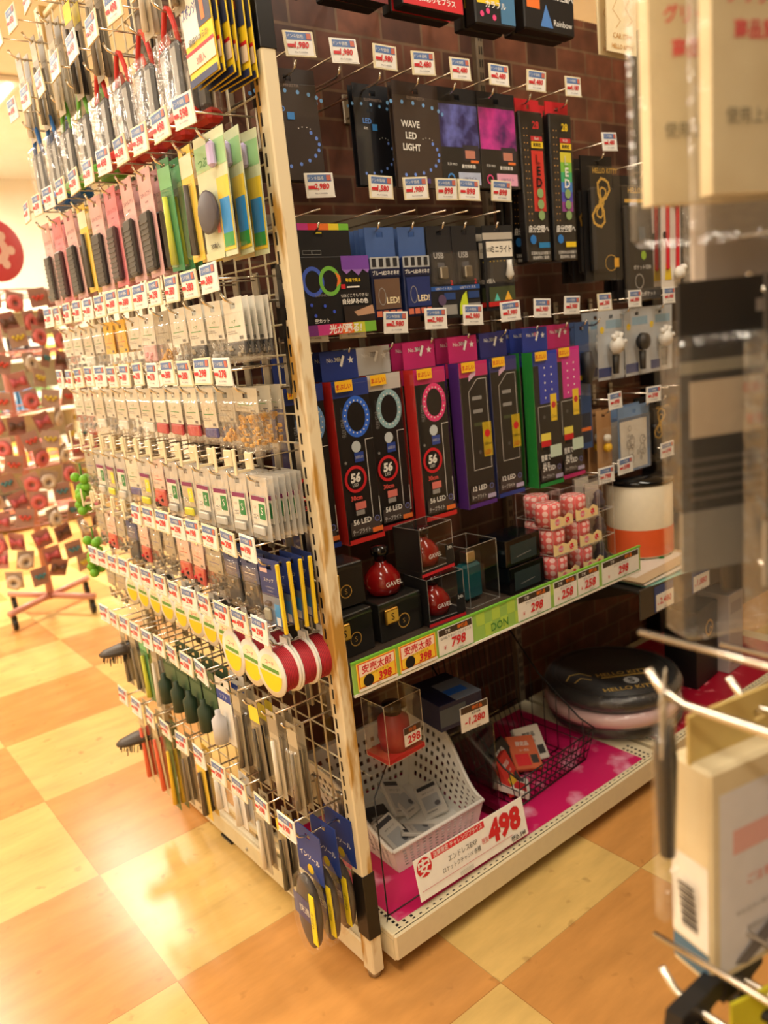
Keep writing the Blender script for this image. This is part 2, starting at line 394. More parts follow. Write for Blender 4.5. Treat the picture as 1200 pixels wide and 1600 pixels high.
# ================================================================== GONDOLA
def post(x, y, label, tape=True):
    t = thing('shelf_post', label, 'shelf post', (x, y, 0))
    b = MB(); H = 2.0
    b.box(0, .026, 0, .034, .014, H, 'worn_cream', .0025)
    z = .1
    while z < H-.04:                      # slot row on the end face
        if not (.15 < z < .25):
            b.box(-.0006, 0, .020, .0245, z, z+.019, 'black')
        z += .0286
    b.build('upright', t)
    if tape:
        MB().box(-.0012, .0272, -.0012, .0352, .094, .232, 'black', .001).build('tape_band', t, 'black tape band low on the post')
        MB().box(-.0012, .0272, -.0012, .0352, 1.632, 1.98, 'black', .001).build('tape_band', t, 'black tape band at the top of the post')
        # torn strip of black tape on the mesh side
        s = MB(); pts = [(-.0015, .022, 1.33), (-.0015, .035, 1.33), (-.0015, .0352, 1.15), (-.0015, .0345, 1.12), (-.0015, .028, 1.14), (-.0015, .026, 1.22), (-.0015, .019, 1.27)]
        s.add(pts, [tuple(range(len(pts)))], 'black'); s.build('tape_scrap', t, 'torn strip of black tape')
    f = MB(); f.lathe([(.009, .0), (.013, .004), (.013, .018), (.006, .022), (.006, .04)], .013, .017, 'steel', 14); f.build('levelling_foot', t)
    return t
post(.005, -.006, 'tall worn cream slotted post at the near corner with black tape')
post(.010, .905, 'cream slotted post at the far end of the mesh panel', False)

# wire mesh end panel
def mesh_panel():
    t = thing('wire_mesh_panel', 'cream wire grid panel covering the end of the shelving', 'mesh panel', (.022, .036, 0))
    ya, yb, za, zb = 0.0, .868, .10, 1.98
    g = MB()
    n = int(round((yb-ya)/.05))
    for i in range(n+1):
        y = ya+(yb-ya)*i/n; g.tube([(0, y, za), (0, y, zb)], .0019, 'cream', 5)
    z = za
    while z <= zb+1e-6:
        g.tube([(.0035, ya, z), (.0035, yb, z)], .0017, 'cream', 5); z += .0495
    g.build('grid', t)
    f = MB()
    for z in (za, zb): f.box(-.004, .008, ya, yb, z-.006, z+.006, 'cream', .002)
    f.build('edge_rail', t)
    return t
mesh_panel()
b = MB(); b.box(.012, .034, .036, .90, .012, .062, 'cream', .003)
for y in (.2, .5, .75): b.lathe([(.004, .009), (.004, .013)], y, .034, 'steel', 8, 'x')
tag(b.build('base_rail'), 'cream steel base rail along the floor under the mesh panel', 'base rail')
b = MB(); b.box(.016, .030, .60, .635, 0, .012, 'black'); b.box(.012, .034, .59, .645, -.0, .006, 'black')
tag(b.build('rubber_pad'), 'small black rubber pad under the cream base rail', 'rubber pad')

# brick back panels and uprights
for k, (a, c, lab) in enumerate([(.0570, .918, 'printed brick back panel of the bay beside the near post'), (.945, 1.598, 'printed brick back panel of the further bay on the right')]):
    b = MB(); b.box(a, c, .452, .462, .0, 2.0, M_BRICK); tag(b.build('brick_back_panel'), lab, 'back panel')
def back_upright(x, lab):
    b = MB(); b.box(x, x+.026, .436, .47, 0, 2.0, (120, 104, 84), .002); z = .12
    while z < 1.95: b.box(x+.008, x+.012, .4355, .436, z, z+.018, 'black'); b.box(x+.016, x+.020, .4355, .436, z, z+.018, 'black'); z += .03
    tag(b.build('back_upright'), lab, 'shelf upright')
back_upright(.0300, 'slotted upright in the back corner behind the mesh panel')
back_upright(.9185, 'slotted upright between the two brick back panels')
b = MB(); b.box(1.599, 1.632, .40, .47, 0, 2.0, 'black', .003)
tag(b.build('end_upright'), 'black upright at the right end of the brick panels', 'shelf upright')
b = MB(); b.box(.057, .91, .438, .451, 1.435, 1.475, (140, 128, 108), .002); tag(b.build('cross_bar'), 'grey steel cross bar on the brick panel behind the cards', 'cross bar')
b = MB(); b.box(1.634, 3.2, .44, .46, 0, 2.0, (58, 46, 38)); tag(b.build('dark_back_panel'), 'dark back panel beyond the black upright on the right', 'back panel')
struct(MB().box(X1-.02, X1, Y0, Y1, 0, .1, (120, 92, 64)), 'baseboard_right')
# far side goods wall of the gondola (rear half seen through the mesh)
b = MB(); b.box(.045, 3.2, .50, .512, 0, 2.0, (60, 50, 42)); tag(b.build('rear_back_panel'), 'brown rear panel seen dimly through the mesh', 'back panel')

# base shelves
def base_shelf(x0, x1, label, mcol, msk):
    t = thing('base_shelf', label, 'base shelf', (x0, 0, 0)); W = x1-x0
    b = MB(); b.box(0, W, -.022, .43, .078, .092, 'cream', .002)
    b.box(0, W, -.030, -.020, .034, .092, 'cream', .004); b.box(0, .012, -.022, .42, .034, .078, 'cream'); b.box(W-.012, W, -.022, .42, .034, .078, 'cream')
    b.build('deck', t)
    k = MB(); k.box(.004, W-.004, .055, .067, .0, .077, 'cream'); k.build('kick_plate', t)
    p = MB()
    for side in (0.012, W-.075):
        for i in range(6):
            for j in range(3):
                if abs(j-1)+i < 9: p.box(side+.008+j*.018, side+.014+j*.018, .0+i*.012-.012, .006+i*.012-.012, .0921, .0924, 'black')
    for i in range(int(W/.018)): p.box(.02+i*.018, .026+i*.018, -.0185, -.0155, .0921, .0924, 'black')
    p.build('punched_holes', t)
    m = MB(); m.poly([(.030, -.004), (W-.055, -.012), (W-.058, .40), (.030, .40)], 0, mcol)
    m.v = [(x, z, .0928) for x, y, z in m.v]; m.build('shelf_mat', t, msk)
    return t
base_shelf(.046, .934, 'low cream base shelf with a magenta paper mat, nearest bay', 'magenta_mat', 'magenta paper mat with pale splashes')
base_shelf(.950, 1.80, 'low cream base shelf with a red patterned mat, further bay', 'red_mat', 'red patterned paper mat')

# middle shelf with green price rail
def mid_shelf():
    t = thing('middle_shelf', 'middle shelf with a green price rail, nearest bay', 'shelf', (.036, 0, 0)); W = .868
    b = MB(); b.box(0, W, .004, .445, .600, .614, (64, 52, 42), .002); b.box(0, W, .0, .006, .590, .618, (90, 80, 64)); b.build('deck', t)
    r = MB(); i0 = 0
    r.box(0, W, -.0045, -.0015, .585, .648, (150, 196, 92), .0008); r.box(0, W, -.006, -.0015, .583, .588, 'white'); r.box(0, W, -.006, -.0015, .645, .649, (120, 190, 60))
    # lighter checks of the green strip with lettering
    for i in range(7):
        r.box(.31+i*.045, .333+i*.045, -.0049, -.0045, .618, .644, (176, 212, 84)); r.box(.333+i*.045, .355+i*.045, -.0049, -.0045, .591, .617, (176, 212, 84))
    r.text('DON', .375, .604, .017, -.0055, (70, 140, 60), .05, .01, 0, .0)
    r.build('price_rail', t)
    for x in (.01, W-.03):
        k = MB(); k.poly([(.02, .60), (.435, .60), (.435, .52), (.38, .52)], 0, (70, 60, 50), .003); k.v = [(x+y, x_, z) for x_, y, z in k.v]; k.build('bracket', t)
    return t
mid_shelf()
def rail_label(x0, x1, yel, price, line, lab):
    b = MB(); W = x1-x0; z0, H = .591, .053; y = -.0066
    t = thing('rail_price_card', lab, 'price card', (x0, y, z0), 0, 'price cards in the green rail')
    c = MB(); c.box(0, W, 0, .001, 0, H, (250, 200, 60) if yel else WH); c.build('card', t)
    p = MB()
    if yel:
        prints(p, W, H, 0, [('r', .03, .10, .97, .97, (226, 70, 40)), ('r', .05, .13, .95, .94, (252, 206, 60)), ('p', [(.05, .5), (.95, .62), (.95, .94), (.05, .94)], (250, 225, 205)),
                            ('t', .5, .74, .32, '安売太郎', RD, .84, .02, .1), ('t', .55, .50, .09, line, BK, .7), ('c', .26, .30, .13, BK), ('t', .68, .30, .30, price, RD, .5, .03, .1), ('r', 0, 0, 1, .10, WH), ('t', .5, .05, .05, '|||||||||||||', BK, .8), ('t', .3, .2, .06, '税込', BK)])
    else:
        prints(p, W, H, 0, [('r', .02, .74, .98, .98, (60, 48, 40)), ('t', .27, .86, .13, '驚安', WH, .3, .02), ('t', .70, .86, .17, '特価品', (255, 130, 40), .45, .02), ('t', .5, .64, .11, line, BK, .9),
                            ('t', .56, .37, .38, price, RD, .62, .03, .15), ('t', .16, .27, .15, '¥', RD), ('r', 0, 0, 1, .02, GR), ('t', .6, .08, .07, '|||||||||||||', BK, .6)])
    p.build('print', t)
for x0, x1, yel, pr, ln, lab in [
    (.045, .135, True, '398', 'カーフレグランス', 'yellow price card reading 398 nearest the post'),
    (.143, .234, True, '398', 'カーフレグランス', 'second yellow price card reading 398 from the post'),
    (.241, .333, False, '798', 'GAVELリキッドフレグランス', 'white price card reading 798 beside the second yellow card'),
    (.466, .570, False, '298', 'クリアフレグランス', 'white price card reading 298 right of the bare green strip'),
    (.582, .660, False, '258', 'ポップドール', 'white price card reading 258 under the front polka dot boxes'),
    (.664, .740, False, '258', 'ポップドール', 'second white price card reading 258 under the polka dot boxes'),
    (.752, .895, False, '298', 'クリアフレグランス', 'wide white price card reading 298 at the right rail end')]:
    rail_label(x0, x1, yel, pr, ln, lab)

def dark_shelf():
    t = thing('dark_shelf', 'dark narrow shelf of the further bay with two price labels', 'shelf', (.95, .03, 0)); W = .84
    b = MB(); b.box(0, W, .006, .36, .50, .508, (40, 36, 32), .002); b.build('deck', t)
    f = MB(); f.box(0, W, 0, .006, .43, .512, (66, 60, 52), .002); f.build('front_lip', t)
    for x in (.01, W-.02):
        k = MB(); k.poly([(.02, .50), (.40, .50), (.40, .40), (.3, .40)], 0, (44, 40, 36), .003); k.v = [(x+y, x_, z) for x_, y, z in k.v]; k.build('bracket', t)
    return t
dark_shelf()
for x0, pr, lab in [(1.01, '2,480', 'white label reading 2,480 on the dark shelf edge, left one'), (1.185, '1,880', 'white label reading 1,880 on the dark shelf edge, right one')]:
    t = thing('shelf_edge_label', lab, 'price label', (x0, .0285, .435), 0)
    MB().box(0, .085, 0, .001, 0, .068, (60, 78, 130)).build('holder', t)
    c = MB(); c.box(.006, .085, -.0006, 0, .002, .046, WH); c.build('card', t)
    p = MB(); prints(p, .085, .068, -.0006, [('t', .56, .36, .30, pr, RD, .66, .02, .1), ('t', .16, .30, .12, '¥', RD), ('t', .55, .09, .06, '|||||||||||||', BK, .7)]); p.build('print', t)

# ================================================================== HOOKS AND PRICE TAGS
def hook_fn(L, tagarm=True):
    def f():
        t = thing('peg_hook', None, None)
        c = MB(); c.box(-.009, .009, -.004, .003, -.012, .05, 'steel', .002); c.build('back_clip', t)
        p = MB(); p.tube([(0, -.003, 0), (0, -L*.5, 0), (0, -L+.018, 0), (0, -L+.006, .006), (0, -L, .016)], .0024, 'chrome', 7); p.build('prong', t)
        if tagarm:
            a = MB(); a.tube([(0, -.003, .038), (0, -L*.5, .038), (0, -L-.008, .038)], .0017, 'chrome', 6)
            a.build('tag_arm', t)
        return t
    return f
HL = Proto(hook_fn(.105)); HR = Proto(hook_fn(.25)); HLs = Proto(hook_fn(.125, False))
_tags = {}
def tag_fn(price, frame, kind='tag'):
    def f():
        t = thing('price_tag', None, None); W, H = .060, .043
        h = MB(); h.box(-W/2, W/2, -.001, .0015, -H/2, H/2, frame, .0007); h.box(-W/2, W/2, -.002, -.001, -H/2, -H/2+.002, frame); h.box(-.006, .006, .0015, .008, -.004, .004, frame); h.build('holder', t)
        c = MB(); w, hh = W*.86, H*.88
        c.box(-w/2, w/2, -.0016, -.001, -hh/2, hh/2, WH)
        prints(c, w, hh, -.0016, [('r', .02, .66, .98, .98, (92, 122, 176)), ('t', .36, .82, .17, 'ドンキ価格', WH, .62), ('r', .78, .70, .96, .95, (200, 110, 90)),
                                  ('t', .56, .42, .33, price, RD, .66, .03, .12), ('t', .14, .40, .14, '-', RD), ('t', .5, .11, .09, '税込 円 (本体価格)', (70, 70, 90), .9)], -w/2, -hh/2)
        c.build('price_label', t); return t
    return f
def put_tag(loc, rot, price, frame, label, group):
    k = (price, frame)
    if k not in _tags: _tags[k] = Proto(tag_fn(price, frame))
    return _tags[k].put(loc, rot, label, 'price tag', group)
def open_holder_fn():
    t = thing('tag_holder', None, None)
    b = MB(); b.box(-.004, .004, -.003, 0, -.022, .022, CR, .001); b.build('front_strip', t)
    a = MB(); a.box(-.003, .003, 0, .024, -.018, -.014, CR); a.box(-.012, .012, .022, .026, -.016, .012, CR, .001); a.build('clip', t)
    return t
OH = Proto(open_holder_fn)
RL = -PI/2     # things on the mesh side look towards -x

# ------------------------------------------------------------------ mesh side goods
def charms(mb, n, W, z0, z1, y, cols, sz=.005):
    for i in range(n):
        x = random.uniform(-W/2, W/2); z = random.uniform(z0, z1); s = sz*random.uniform(.6, 1.3); c = random.choice(cols)
        if i % 3: mb.box(x-s, x+s, y-.003, y+.003, z-s*.8, z+s*.8, c, s*.25)
        else: mb.tube([(x+s*math.cos(a*PI/4), y, z+s*math.sin(a*PI/4)) for a in range(9)], s*.3, c, 5, False)
def pouch(W, H, head, hc, mark, cont, ccols, solid=None, title='ヘア'):
    def f():
        t = thing('accessory_pouch', None, None); hz = H*head
        c = MB(); hang_card(c, W, .012, -hz, .0012, hc)
        prints(c, W, hz, -.0006, [('t', .45, .55, .10, title, mark, .6, .02), ('r', .15, .40, .8, .43, mark), ('r', .68, .05, .86, .14, (90, 90, 90)), ('r', .1, .22, .6, .24, GY), ('r', .1, .28, .5, .30, GY)], -W/2, -hz)
        c.build('header_card', t)
        k = MB()
        if solid: k.box(-W*.42, W*.42, -.003, .003, -H+.012, -hz-.001, solid, .002)
        if cont: charms(k, cont, W*.7, -H+.012, -hz-.008, -.0035 if solid else 0, ccols, .004)
        k.build('accessories', t)
        s = MB(); s.box(-W/2-.001, W/2+.001, -.0045, .0045, -H, -.010, 'clear_film', .003); s.build('clear_bag', t)
        return t
    return f
def blister(W, H, lc, mk, body):
    def f():
        t = thing('blister_pack', None, None)
        c = MB(); hang_card(c, W, .012, -H, .0008, 'grey_film'); c.build('backing', t)
        l = MB(); l.box(-W*.36, W*.36, -.0021, -.0014, -H*.72, -H*.22, lc)
        prints(l, W*.72, H*.5, -.0021, [('r', 0, .84, 1, 1, (128, 40, 96)), ('r', .5, .2, .95, .75, mk), ('t', .72, .5, .26, 'S', WH), ('t', .25, .6, .10, 'UV', GY), ('r', .08, .3, .4, .34, GY), ('r', .08, .2, .4, .23, GY)], -W*.36, -H*.72)
        l.build('insert_card', t)
        d = MB(); d.lathe([(.004, -.001), (W*.36, -.003), (W*.36, -.011), (W*.3, -.013)], 0, 0, 'clear_plastic', 16, 'y')
        for i in range(len(d.v)): x, y, z = d.v[i]; d.v[i] = (x, y, z-H*.74)
        d.box(-W*.3, W*.3, -.008, -.003, -H*.9, -H*.74, body, .002); d.build('dome', t)
        return t
    return f
def comb_pack(W, H, pc, inner):
    def f():
        t = thing('comb_pack', None, None)
        c = MB(); hang_card(c, W, .014, -H, .0012, pc); prints(c, W, H, -.0006, [('t', .5, .84, .05, 'スタイルブラシ', (120, 70, 90), .8), ('t', .5, .76, .03, 'beauty', (120, 70, 90), .6)], -W/2, -H); c.build('card', t)
        k = MB(); k.box(-W*.34, W*.34, -.012, -.0015, -H*.94, -H*.34, inner, .004)
        for i in range(9): k.box(-W*.28, W*.28, -.0135, -.012, -H*.9+i*H*.055, -H*.9+i*H*.055+.003, (40, 34, 36))
        k.build('comb', t)
        s = MB(); s.box(-W*.47, W*.47, -.016, -.0008, -H*.98, -H*.30, 'clear_plastic', .004); s.build('blister', t)
        return t
    return f
def brush_bag(cc, dc):
    def f():
        W, H = .085, .16
        t = thing('brush_set_bag', None, None)
        b = MB(); b.box(-W/2, W/2, -.014, .014, -H, -H+.022, cc, .006); b.poly([(-W*.42, -H+.02), (W*.42, -H+.02), (W*.42, -.09), (0, -.115), (-W*.42, -.085)], .004, (232, 222, 206), .002); b.build('gusset', t)
        for s in (-1, 1):
            k = MB(); k.box(s*.019-.015, s*.019+.015, -.008, .002, -H+.024, -.045, dc, .005); k.box(s*.019-.010, s*.019+.010, -.0085, -.008, -H+.03, -.055, (150, 150, 146)); k.build('brush', t)
        h = MB(); h.tube([(-.030, 0, -.05), (-.02, 0, -.02), (-.008, 0, .004), (.0, 0, .007), (.008, 0, .004), (.02, 0, -.02), (.030, 0, -.05)], .0045, cc, 6); h.build('strap', t)
        s = MB(); s.box(-W/2, W/2, -.017, .017, -H, -.03, 'clear_film', .010); s.build('clear_bag', t)
        return t
    return f
def yellow_pack():
    W, H = .088, .122
    t = thing('sponge_pack', None, None)
    b = MB(); hang_card(b, W, .014, -H, .002, YE)
    prints(b, W, H, -.001, [('r', .0, .45, .55, 1, (240, 236, 226)), ('t', .28, .8, .14, 'スポンジ', BL, .5, .02), ('r', .55, .55, 1, 1, (60, 66, 92)), ('r', .68, .6, .8, .85, OR), ('r', 0, .16, 1, .34, (236, 214, 190)), ('r', 0, .34, 1, .38, RD), ('t', .5, .46, .08, '極細やわらか', BK, .9, .01), ('t', .5, .24, .09, '3個入', RD, .6), ('r', 0, 0, 1, .08, (36, 46, 92))], -W/2, -H)
    b.build('card', t)
    k = MB(); k.box(-W*.4, W*.4, .001, .010, -H+.006, -.03, (44, 54, 92), .003); k.build('sponge', t)
    return t
def green_yellow():
    W, H = .10, .165
    t = thing('massager_pack', None, None)
    b = MB(); hang_card(b, W, .014, -H, .0015, (206, 214, 180))
    prints(b, W, H, -.0008, [('r', 0, .78, 1, 1, (150, 196, 140)), ('t', .4, .86, .08, 'つぶつぶ', (60, 130, 60), .7, .02), ('r', .62, .05, 1, .68, (230, 200, 60)), ('r', .66, .12, .97, .5, (50, 140, 210)), ('r', .66, .08, .97, .2, GR), ('r', 0, 0, .62, .07, (236, 214, 170)), ('t', .35, .12, .06, '30本入', BK, .5, .02), ('r', .50, .22, .60, .42, (230, 110, 90))], -W/2, -H)
    b.build('card', t)
    k = MB(); k.lathe([(.006, -.004), (.030, -.006), (.032, -.011), (.028, -.013)], -.012, 0, (48, 46, 66), 18, 'y'); 
    for i in range(len(k.v)): x, y, z = k.v[i]; k.v[i] = (z-.012, y, x-.085)
    k.build('disc', t)
    h = MB(); h.box(.008, .026, -.012, -.001, -.038, -.002, (190, 176, 220), .004); h.build('handle', t)
    s = MB(); s.box(-.048, .048, -.015, -.0016, -.155, -.035, 'clear_plastic', .006); s.build('blister', t)
    return t
def slim(W, H, cc, top, stick, label_t='ヘアピン'):
    def f():
        t = thing('slim_pack', None, None)
        c = MB(); hang_card(c, W, .012, -H, .0012, cc)
        prints(c, W, H, -.0006, [('r', 0, .80, 1, 1, top), ('t', .5, .72, .035, label_t, BK, .9)], -W/2, -H); c.build('card', t)
        k = MB(); k.tube([(0, -.006, -H*.94), (0, -.006, -H*.55), (0, -.006, -H*.28)], [W*.16, W*.12, W*.10], stick, 8); k.build('stick', t)
        s = MB(); s.box(-W*.45, W*.45, -.012, -.0008, -H*.97, -H*.22, 'clear_plastic', .003); s.build('blister', t)
        return t
    return f
def blue_card():
    W, H = .068, .105
    t = thing('clip_card', None, None)
    b = MB(); hang_card(b, W, .014, -H, .0012, (40, 60, 128))
    prints(b, W, H, -.0006, [('r', .05, .90, .4, .97, (222, 190, 190)), ('t', .42, .78, .07, 'スナップ', WH, .7), ('t', .45, .66, .03, 'ヘアアクセサリー', WH, .8), ('t', .45, .60, .03, 'すべらない', WH, .6), ('r', .03, .04, .86, .52, (120, 132, 150)), ('r', .55, .04, .80, .40, (70, 150, 210)), ('r', .60, .04, .78, .18, WH)], -W/2, -H)
    b.build('card', t)
    s = MB(); s.box(W/2-.004, W/2+.002, -.006, .0, -H-.006, .010, YE, .001); s.build('yellow_edge', t)
    k = MB(); k.box(-.024, -.006, -.009, -.001, -.095, -.072, (180, 172, 150), .003); k.box(-.018, -.002, -.009, -.001, -.068, -.060, (60, 60, 70), .002); k.build('clip', t)
    p = MB(); p.box(-W*.45, W*.40, -.011, -.0008, -H*.98, -H*.42, 'clear_plastic', .004); p.build('blister', t)
    return t
def spool_fn(red):
    def f():
        R, D = (.044, .034) if red else (.036, .020)
        t = thing('ribbon_spool' if red else 'cord_spool', None, None)
        c0, c1 = ((196, 40, 52), (130, 20, 30)) if red else ((70, 70, 66), (120, 118, 106))
        w = MB(); n = 9 if red else 5; prof = []
        for i in range(n):
            a = .003+(D-.006)*i/n; b_ = .003+(D-.006)*(i+1)/n; prof += [(R*.86, a), (R*.90, (a+b_)/2), (R*.86, b_)]
        w.lathe([(.012, .003)]+prof+[(.012, D-.003)], 0, -R*.9, c0, 26, 'y')
        for i in range(n): w.lathe([(R*.875, .003+(D-.006)*(i+.02)/n), (R*.895, .003+(D-.006)*(i+.12)/n), (R*.875, .003+(D-.006)*(i+.22)/n)], 0, -R*.9, c1, 26, 'y', False)
        w.v = [(z_, y_, x_) if False else (x_, y_, z_) for x_, y_, z_ in w.v]
        w.build('winding', t)
        for s, nm in ((0, 'front'), (D-.003, 'rear')):
            e = MB(); e.lathe([(.008, s), (R, s), (R, s+.003), (.008, s+.003)], 0, -R*.9, 'white', 30, 'y', False)
            e.poly([(-.012, .0), (.012, .0), (.010, .016), (-.010, .016)], s+.0003, 'white', .002)
            e.build('flange', t)
        l = MB(); zc = -R*.9
        l.poly([(R*.78*math.cos(a*PI/15), zc+R*.78*math.sin(a*PI/15)) for a in range(30)], -.0005, (240, 236, 200))
        l.poly([(R*.76*math.cos(PI+a*PI/15), zc+R*.76*math.sin(PI+a*PI/15)) for a in range(16)], -.0009, (246, 208, 20))
        l.box(-R*.6, R*.6, -.0012, -.0009, zc+.004, zc+.011, (90, 150, 60)); l.text('コード', 0, zc+R*.45, .008, -.0012, RD); l.build('round_label', t)
        return t
    # note: lathe on 'y' keeps the spool axis along the prong
    return f
def oval_pack():
    W, H = .085, .235
    t = thing('cushion_pack', None, None)
    b = MB(); hang_card(b, W, .016, -.085, .0015, (36, 62, 140)); prints(b, W, .085, -.0008, [('t', .5, .5, .14, 'インソール', WH, .8, .02), ('c', .5, .2, .12, YE)], -W/2, -.085); b.build('header_card', t)
    k = MB(); n = 20; rings = []
    for y, s in ((-.004, .8), (-.010, 1), (-.018, 1), (-.022, .8)):
        rings.append([(W*.44*s*math.cos(2*PI*j/n), y, -.150+.078*s*math.sin(2*PI*j/n)) for j in range(n)])
    k.loft(rings, (74, 68, 66), True, True); k.build('insole', t)
    m = MB(); m.box(-W*.44, W*.44, -.0235, -.0228, -.165, -.120, (52, 60, 120)); m.text('快適', 0, -.142, .016, -.0245, WH); m.box(W*.26, W*.44, -.0255, -.0236, -.20, -.095, (246, 226, 30)); m.text('やわらか', W*.35, -.148, .008, -.0262, BK, .08, 0, 0, PI/2); m.build('wrap_label', t)
    s = MB(); rings = []
    for y, q in ((-.001, 1.0), (-.025, 1.0), (-.028, .9)):
        rings.append([(W*.5*q*math.cos(2*PI*j/n), y, -.150+.088*q*math.sin(2*PI*j/n)) for j in range(n)])
    s.loft(rings, 'clear_plastic', True, True); s.build('blister', t)
    return t
def bottle_pack(cc, bc):
    def f():
        W, H = .06, .13
        t = thing('bottle_pack', None, None)
        c = MB(); hang_card(c, W, .012, -H, .0012, cc); prints(c, W, H, -.0006, [('r', 0, .72, 1, .88, BL if cc == WH else (40, 80, 50)), ('t', .5, .8, .07, 'ソフト', WH, .7)], -W/2, -H); c.build('card', t)
        k = MB(); k.lathe([(.004, -.122), (.015, -.120), (.015, -.070), (.006, -.060), (.006, -.050), (.002, -.049)], 0, -.018, bc, 14); k.build('bottle', t)
        return t
    return f

P_ = {}
def P(key, fn):
    if key not in P_: P_[key] = Proto(fn)
    return P_[key]
# kinds: key -> (builder, short description, category, thickness step)
K = {
 'whitepouch': (pouch(.060, .088, .55, (226, 222, 210), GR, 8, [GY, (200, 196, 190)]), 'white headed pouch of grey pins', 'pouch', .012),
 'pinkpouch': (pouch(.060, .088, .50, (236, 230, 220), GR, 6, [(230, 170, 170)], (226, 180, 178)), 'white headed pouch with pink lower half', 'pouch', .012),
 'goldpouch': (pouch(.060, .088, .50, (176, 168, 150), (120, 110, 90), 14, ['gold', (180, 130, 60)]), 'grey headed pouch of gold charms', 'pouch', .012),
 'orangepouch': (pouch(.055, .088, .60, (240, 190, 70), OR, 6, [(240, 200, 120), WH]), 'orange headed pouch of small beads', 'pouch', .012),
 'darkpouch': (pouch(.060, .088, .62, (226, 222, 210), GR, 6, ['steel'], (44, 48, 56)), 'white headed pouch with dark clip', 'pouch', .012),
 'redpouch': (pouch(.060, .086, .62, (230, 224, 208), GR, 0, [RD], (186, 30, 50)), 'white headed pouch with red base', 'pouch', .014),
 'bluepouch': (pouch(.060, .086, .66, (222, 214, 196), GR, 0, [BL], (44, 46, 130)), 'white headed pouch with blue base', 'pouch', .014),
 'whitebase': (pouch(.060, .086, .62, (222, 214, 196), GR, 6, [WH], (226, 222, 212)), 'white headed pouch with white base', 'pouch', .014),
 'chainbag': (pouch(.078, .095, .28, (186, 178, 158), GR, 26, ['gold', (200, 150, 60)]), 'clear bag of gold chain charms', 'bag', .022),
 'blister': (blister(.062, .095, (226, 220, 206), (40, 130, 70), (200, 196, 188)), 'clear blister with green marked card', 'blister pack', .011),
 'yellowblister': (blister(.062, .095, (196, 180, 150), (230, 220, 60), (220, 214, 60)), 'clear blister with yellow piece', 'blister pack', .013),
 'comb': (comb_pack(.062, .165, (222, 176, 176), (30, 26, 28)), 'pink carded pack of black combs', 'comb pack', .022),
 'combrose': (comb_pack(.062, .165, (226, 130, 140), (60, 28, 34)), 'rose carded pack of dark combs', 'comb pack', .022),
 'redbrush': (brush_bag((200, 44, 34), (70, 74, 80)), 'clear brush bag with red base', 'brush bag', .040),
 'greenbrush': (brush_bag((96, 168, 50), (70, 74, 80)), 'clear brush bag with green base', 'brush bag', .040),
 'bluebrush': (brush_bag((40, 110, 190), (90, 94, 100)), 'clear brush bag with blue base', 'brush bag', .040),
 'yellow': (yellow_pack, 'yellow and blue sponge pack', 'sponge pack', .013),
 'greenyellow': (green_yellow, 'green topped massager card', 'massager pack', .026),
 'slimgreen': (slim(.045, .165, (70, 140, 90), (120, 190, 130), (200, 210, 60)), 'slim green carded pack', 'slim pack', .018),
 'slimyellow': (slim(.045, .160, (236, 200, 70), (240, 230, 200), (40, 40, 44)), 'slim yellow carded pack', 'slim pack', .018),
 'slimgrey': (slim(.034, .165, (150, 138, 114), (180, 168, 142), (120, 112, 100)), 'slim grey carded pack', 'slim pack', .016),
 'slimwhite': (slim(.036, .165, (186, 174, 150), (160, 148, 126), (232, 228, 218)), 'slim pale carded pack with white stick', 'slim pack', .016),
 'slimdark': (slim(.036, .165, (150, 136, 112), (236, 214, 60), (30, 32, 40)), 'slim carded pack with dark stick', 'slim pack', .016),
 'orangestick': (slim(.040, .215, (206, 190, 150), (196, 178, 140), (236, 96, 66)), 'long pack with orange stick', 'stick pack', .018),
 'yellowstick': (slim(.040, .215, (90, 110, 60), (60, 90, 50), (240, 196, 30)), 'long green pack with yellow stick', 'stick pack', .018),
 'bluecard': (blue_card, 'blue clip card with yellow edge', 'clip card', .022),
 'redcard': (pouch(.056, .095, .5, (222, 196, 184), RD, 6, [RD, BK], (206, 70, 60)), 'pale headed pouch with red piece', 'pouch', .014),
 'greycard': (pouch(.056, .095, .5, (176, 166, 146), BL, 10, ['steel', (90, 84, 76)]), 'grey headed pouch of metal pins', 'pouch', .014),
 'blackcard': (pouch(.056, .100, .4, (60, 74, 120), WH, 6, ['steel'], (48, 50, 58)), 'blue headed pouch with black piece', 'pouch', .014),
 'redspool': (spool_fn(True), 'spool of glossy red cord', 'spool', .037),
 'cordspool': (spool_fn(False), 'white flanged spool with yellow label', 'spool', .026),
 'greenpack': (bottle_pack((84, 110, 80), (40, 60, 44)), 'dark green bottle pack', 'bottle pack', .034),
 'bluewhite': (bottle_pack(WH, (200, 200, 206)), 'blue and white bottle pack', 'bottle pack', .034),
 'oval': (oval_pack, 'blue headed insole blister with yellow strip', 'insole pack', .034),
 'whitecard': (slim(.05, .10, (236, 234, 230), (240, 238, 234), (220, 216, 210)), 'plain white carded pack', 'white card', .02),
}
def hang(kind, loc_fn, rz, n, hookname, group, jitter=.05, maxn=None):
    """n of a kind one behind another on a prong; loc_fn(i*step) gives the position"""
    fn, desc, cat, step = K[kind]
    pr = P(kind, fn)
    for i in range(n):
        rk = 'only one' if n == 1 else ('front one' if i == 0 else ('rearmost' if i == n-1 else ORD[i]+' back'))
        pr.put(loc_fn(i*step), (random.uniform(-.02, .02), random.uniform(-.03, .03), rz+random.uniform(-jitter, jitter)), f'{desc}, {rk} {hookname}', cat, group)

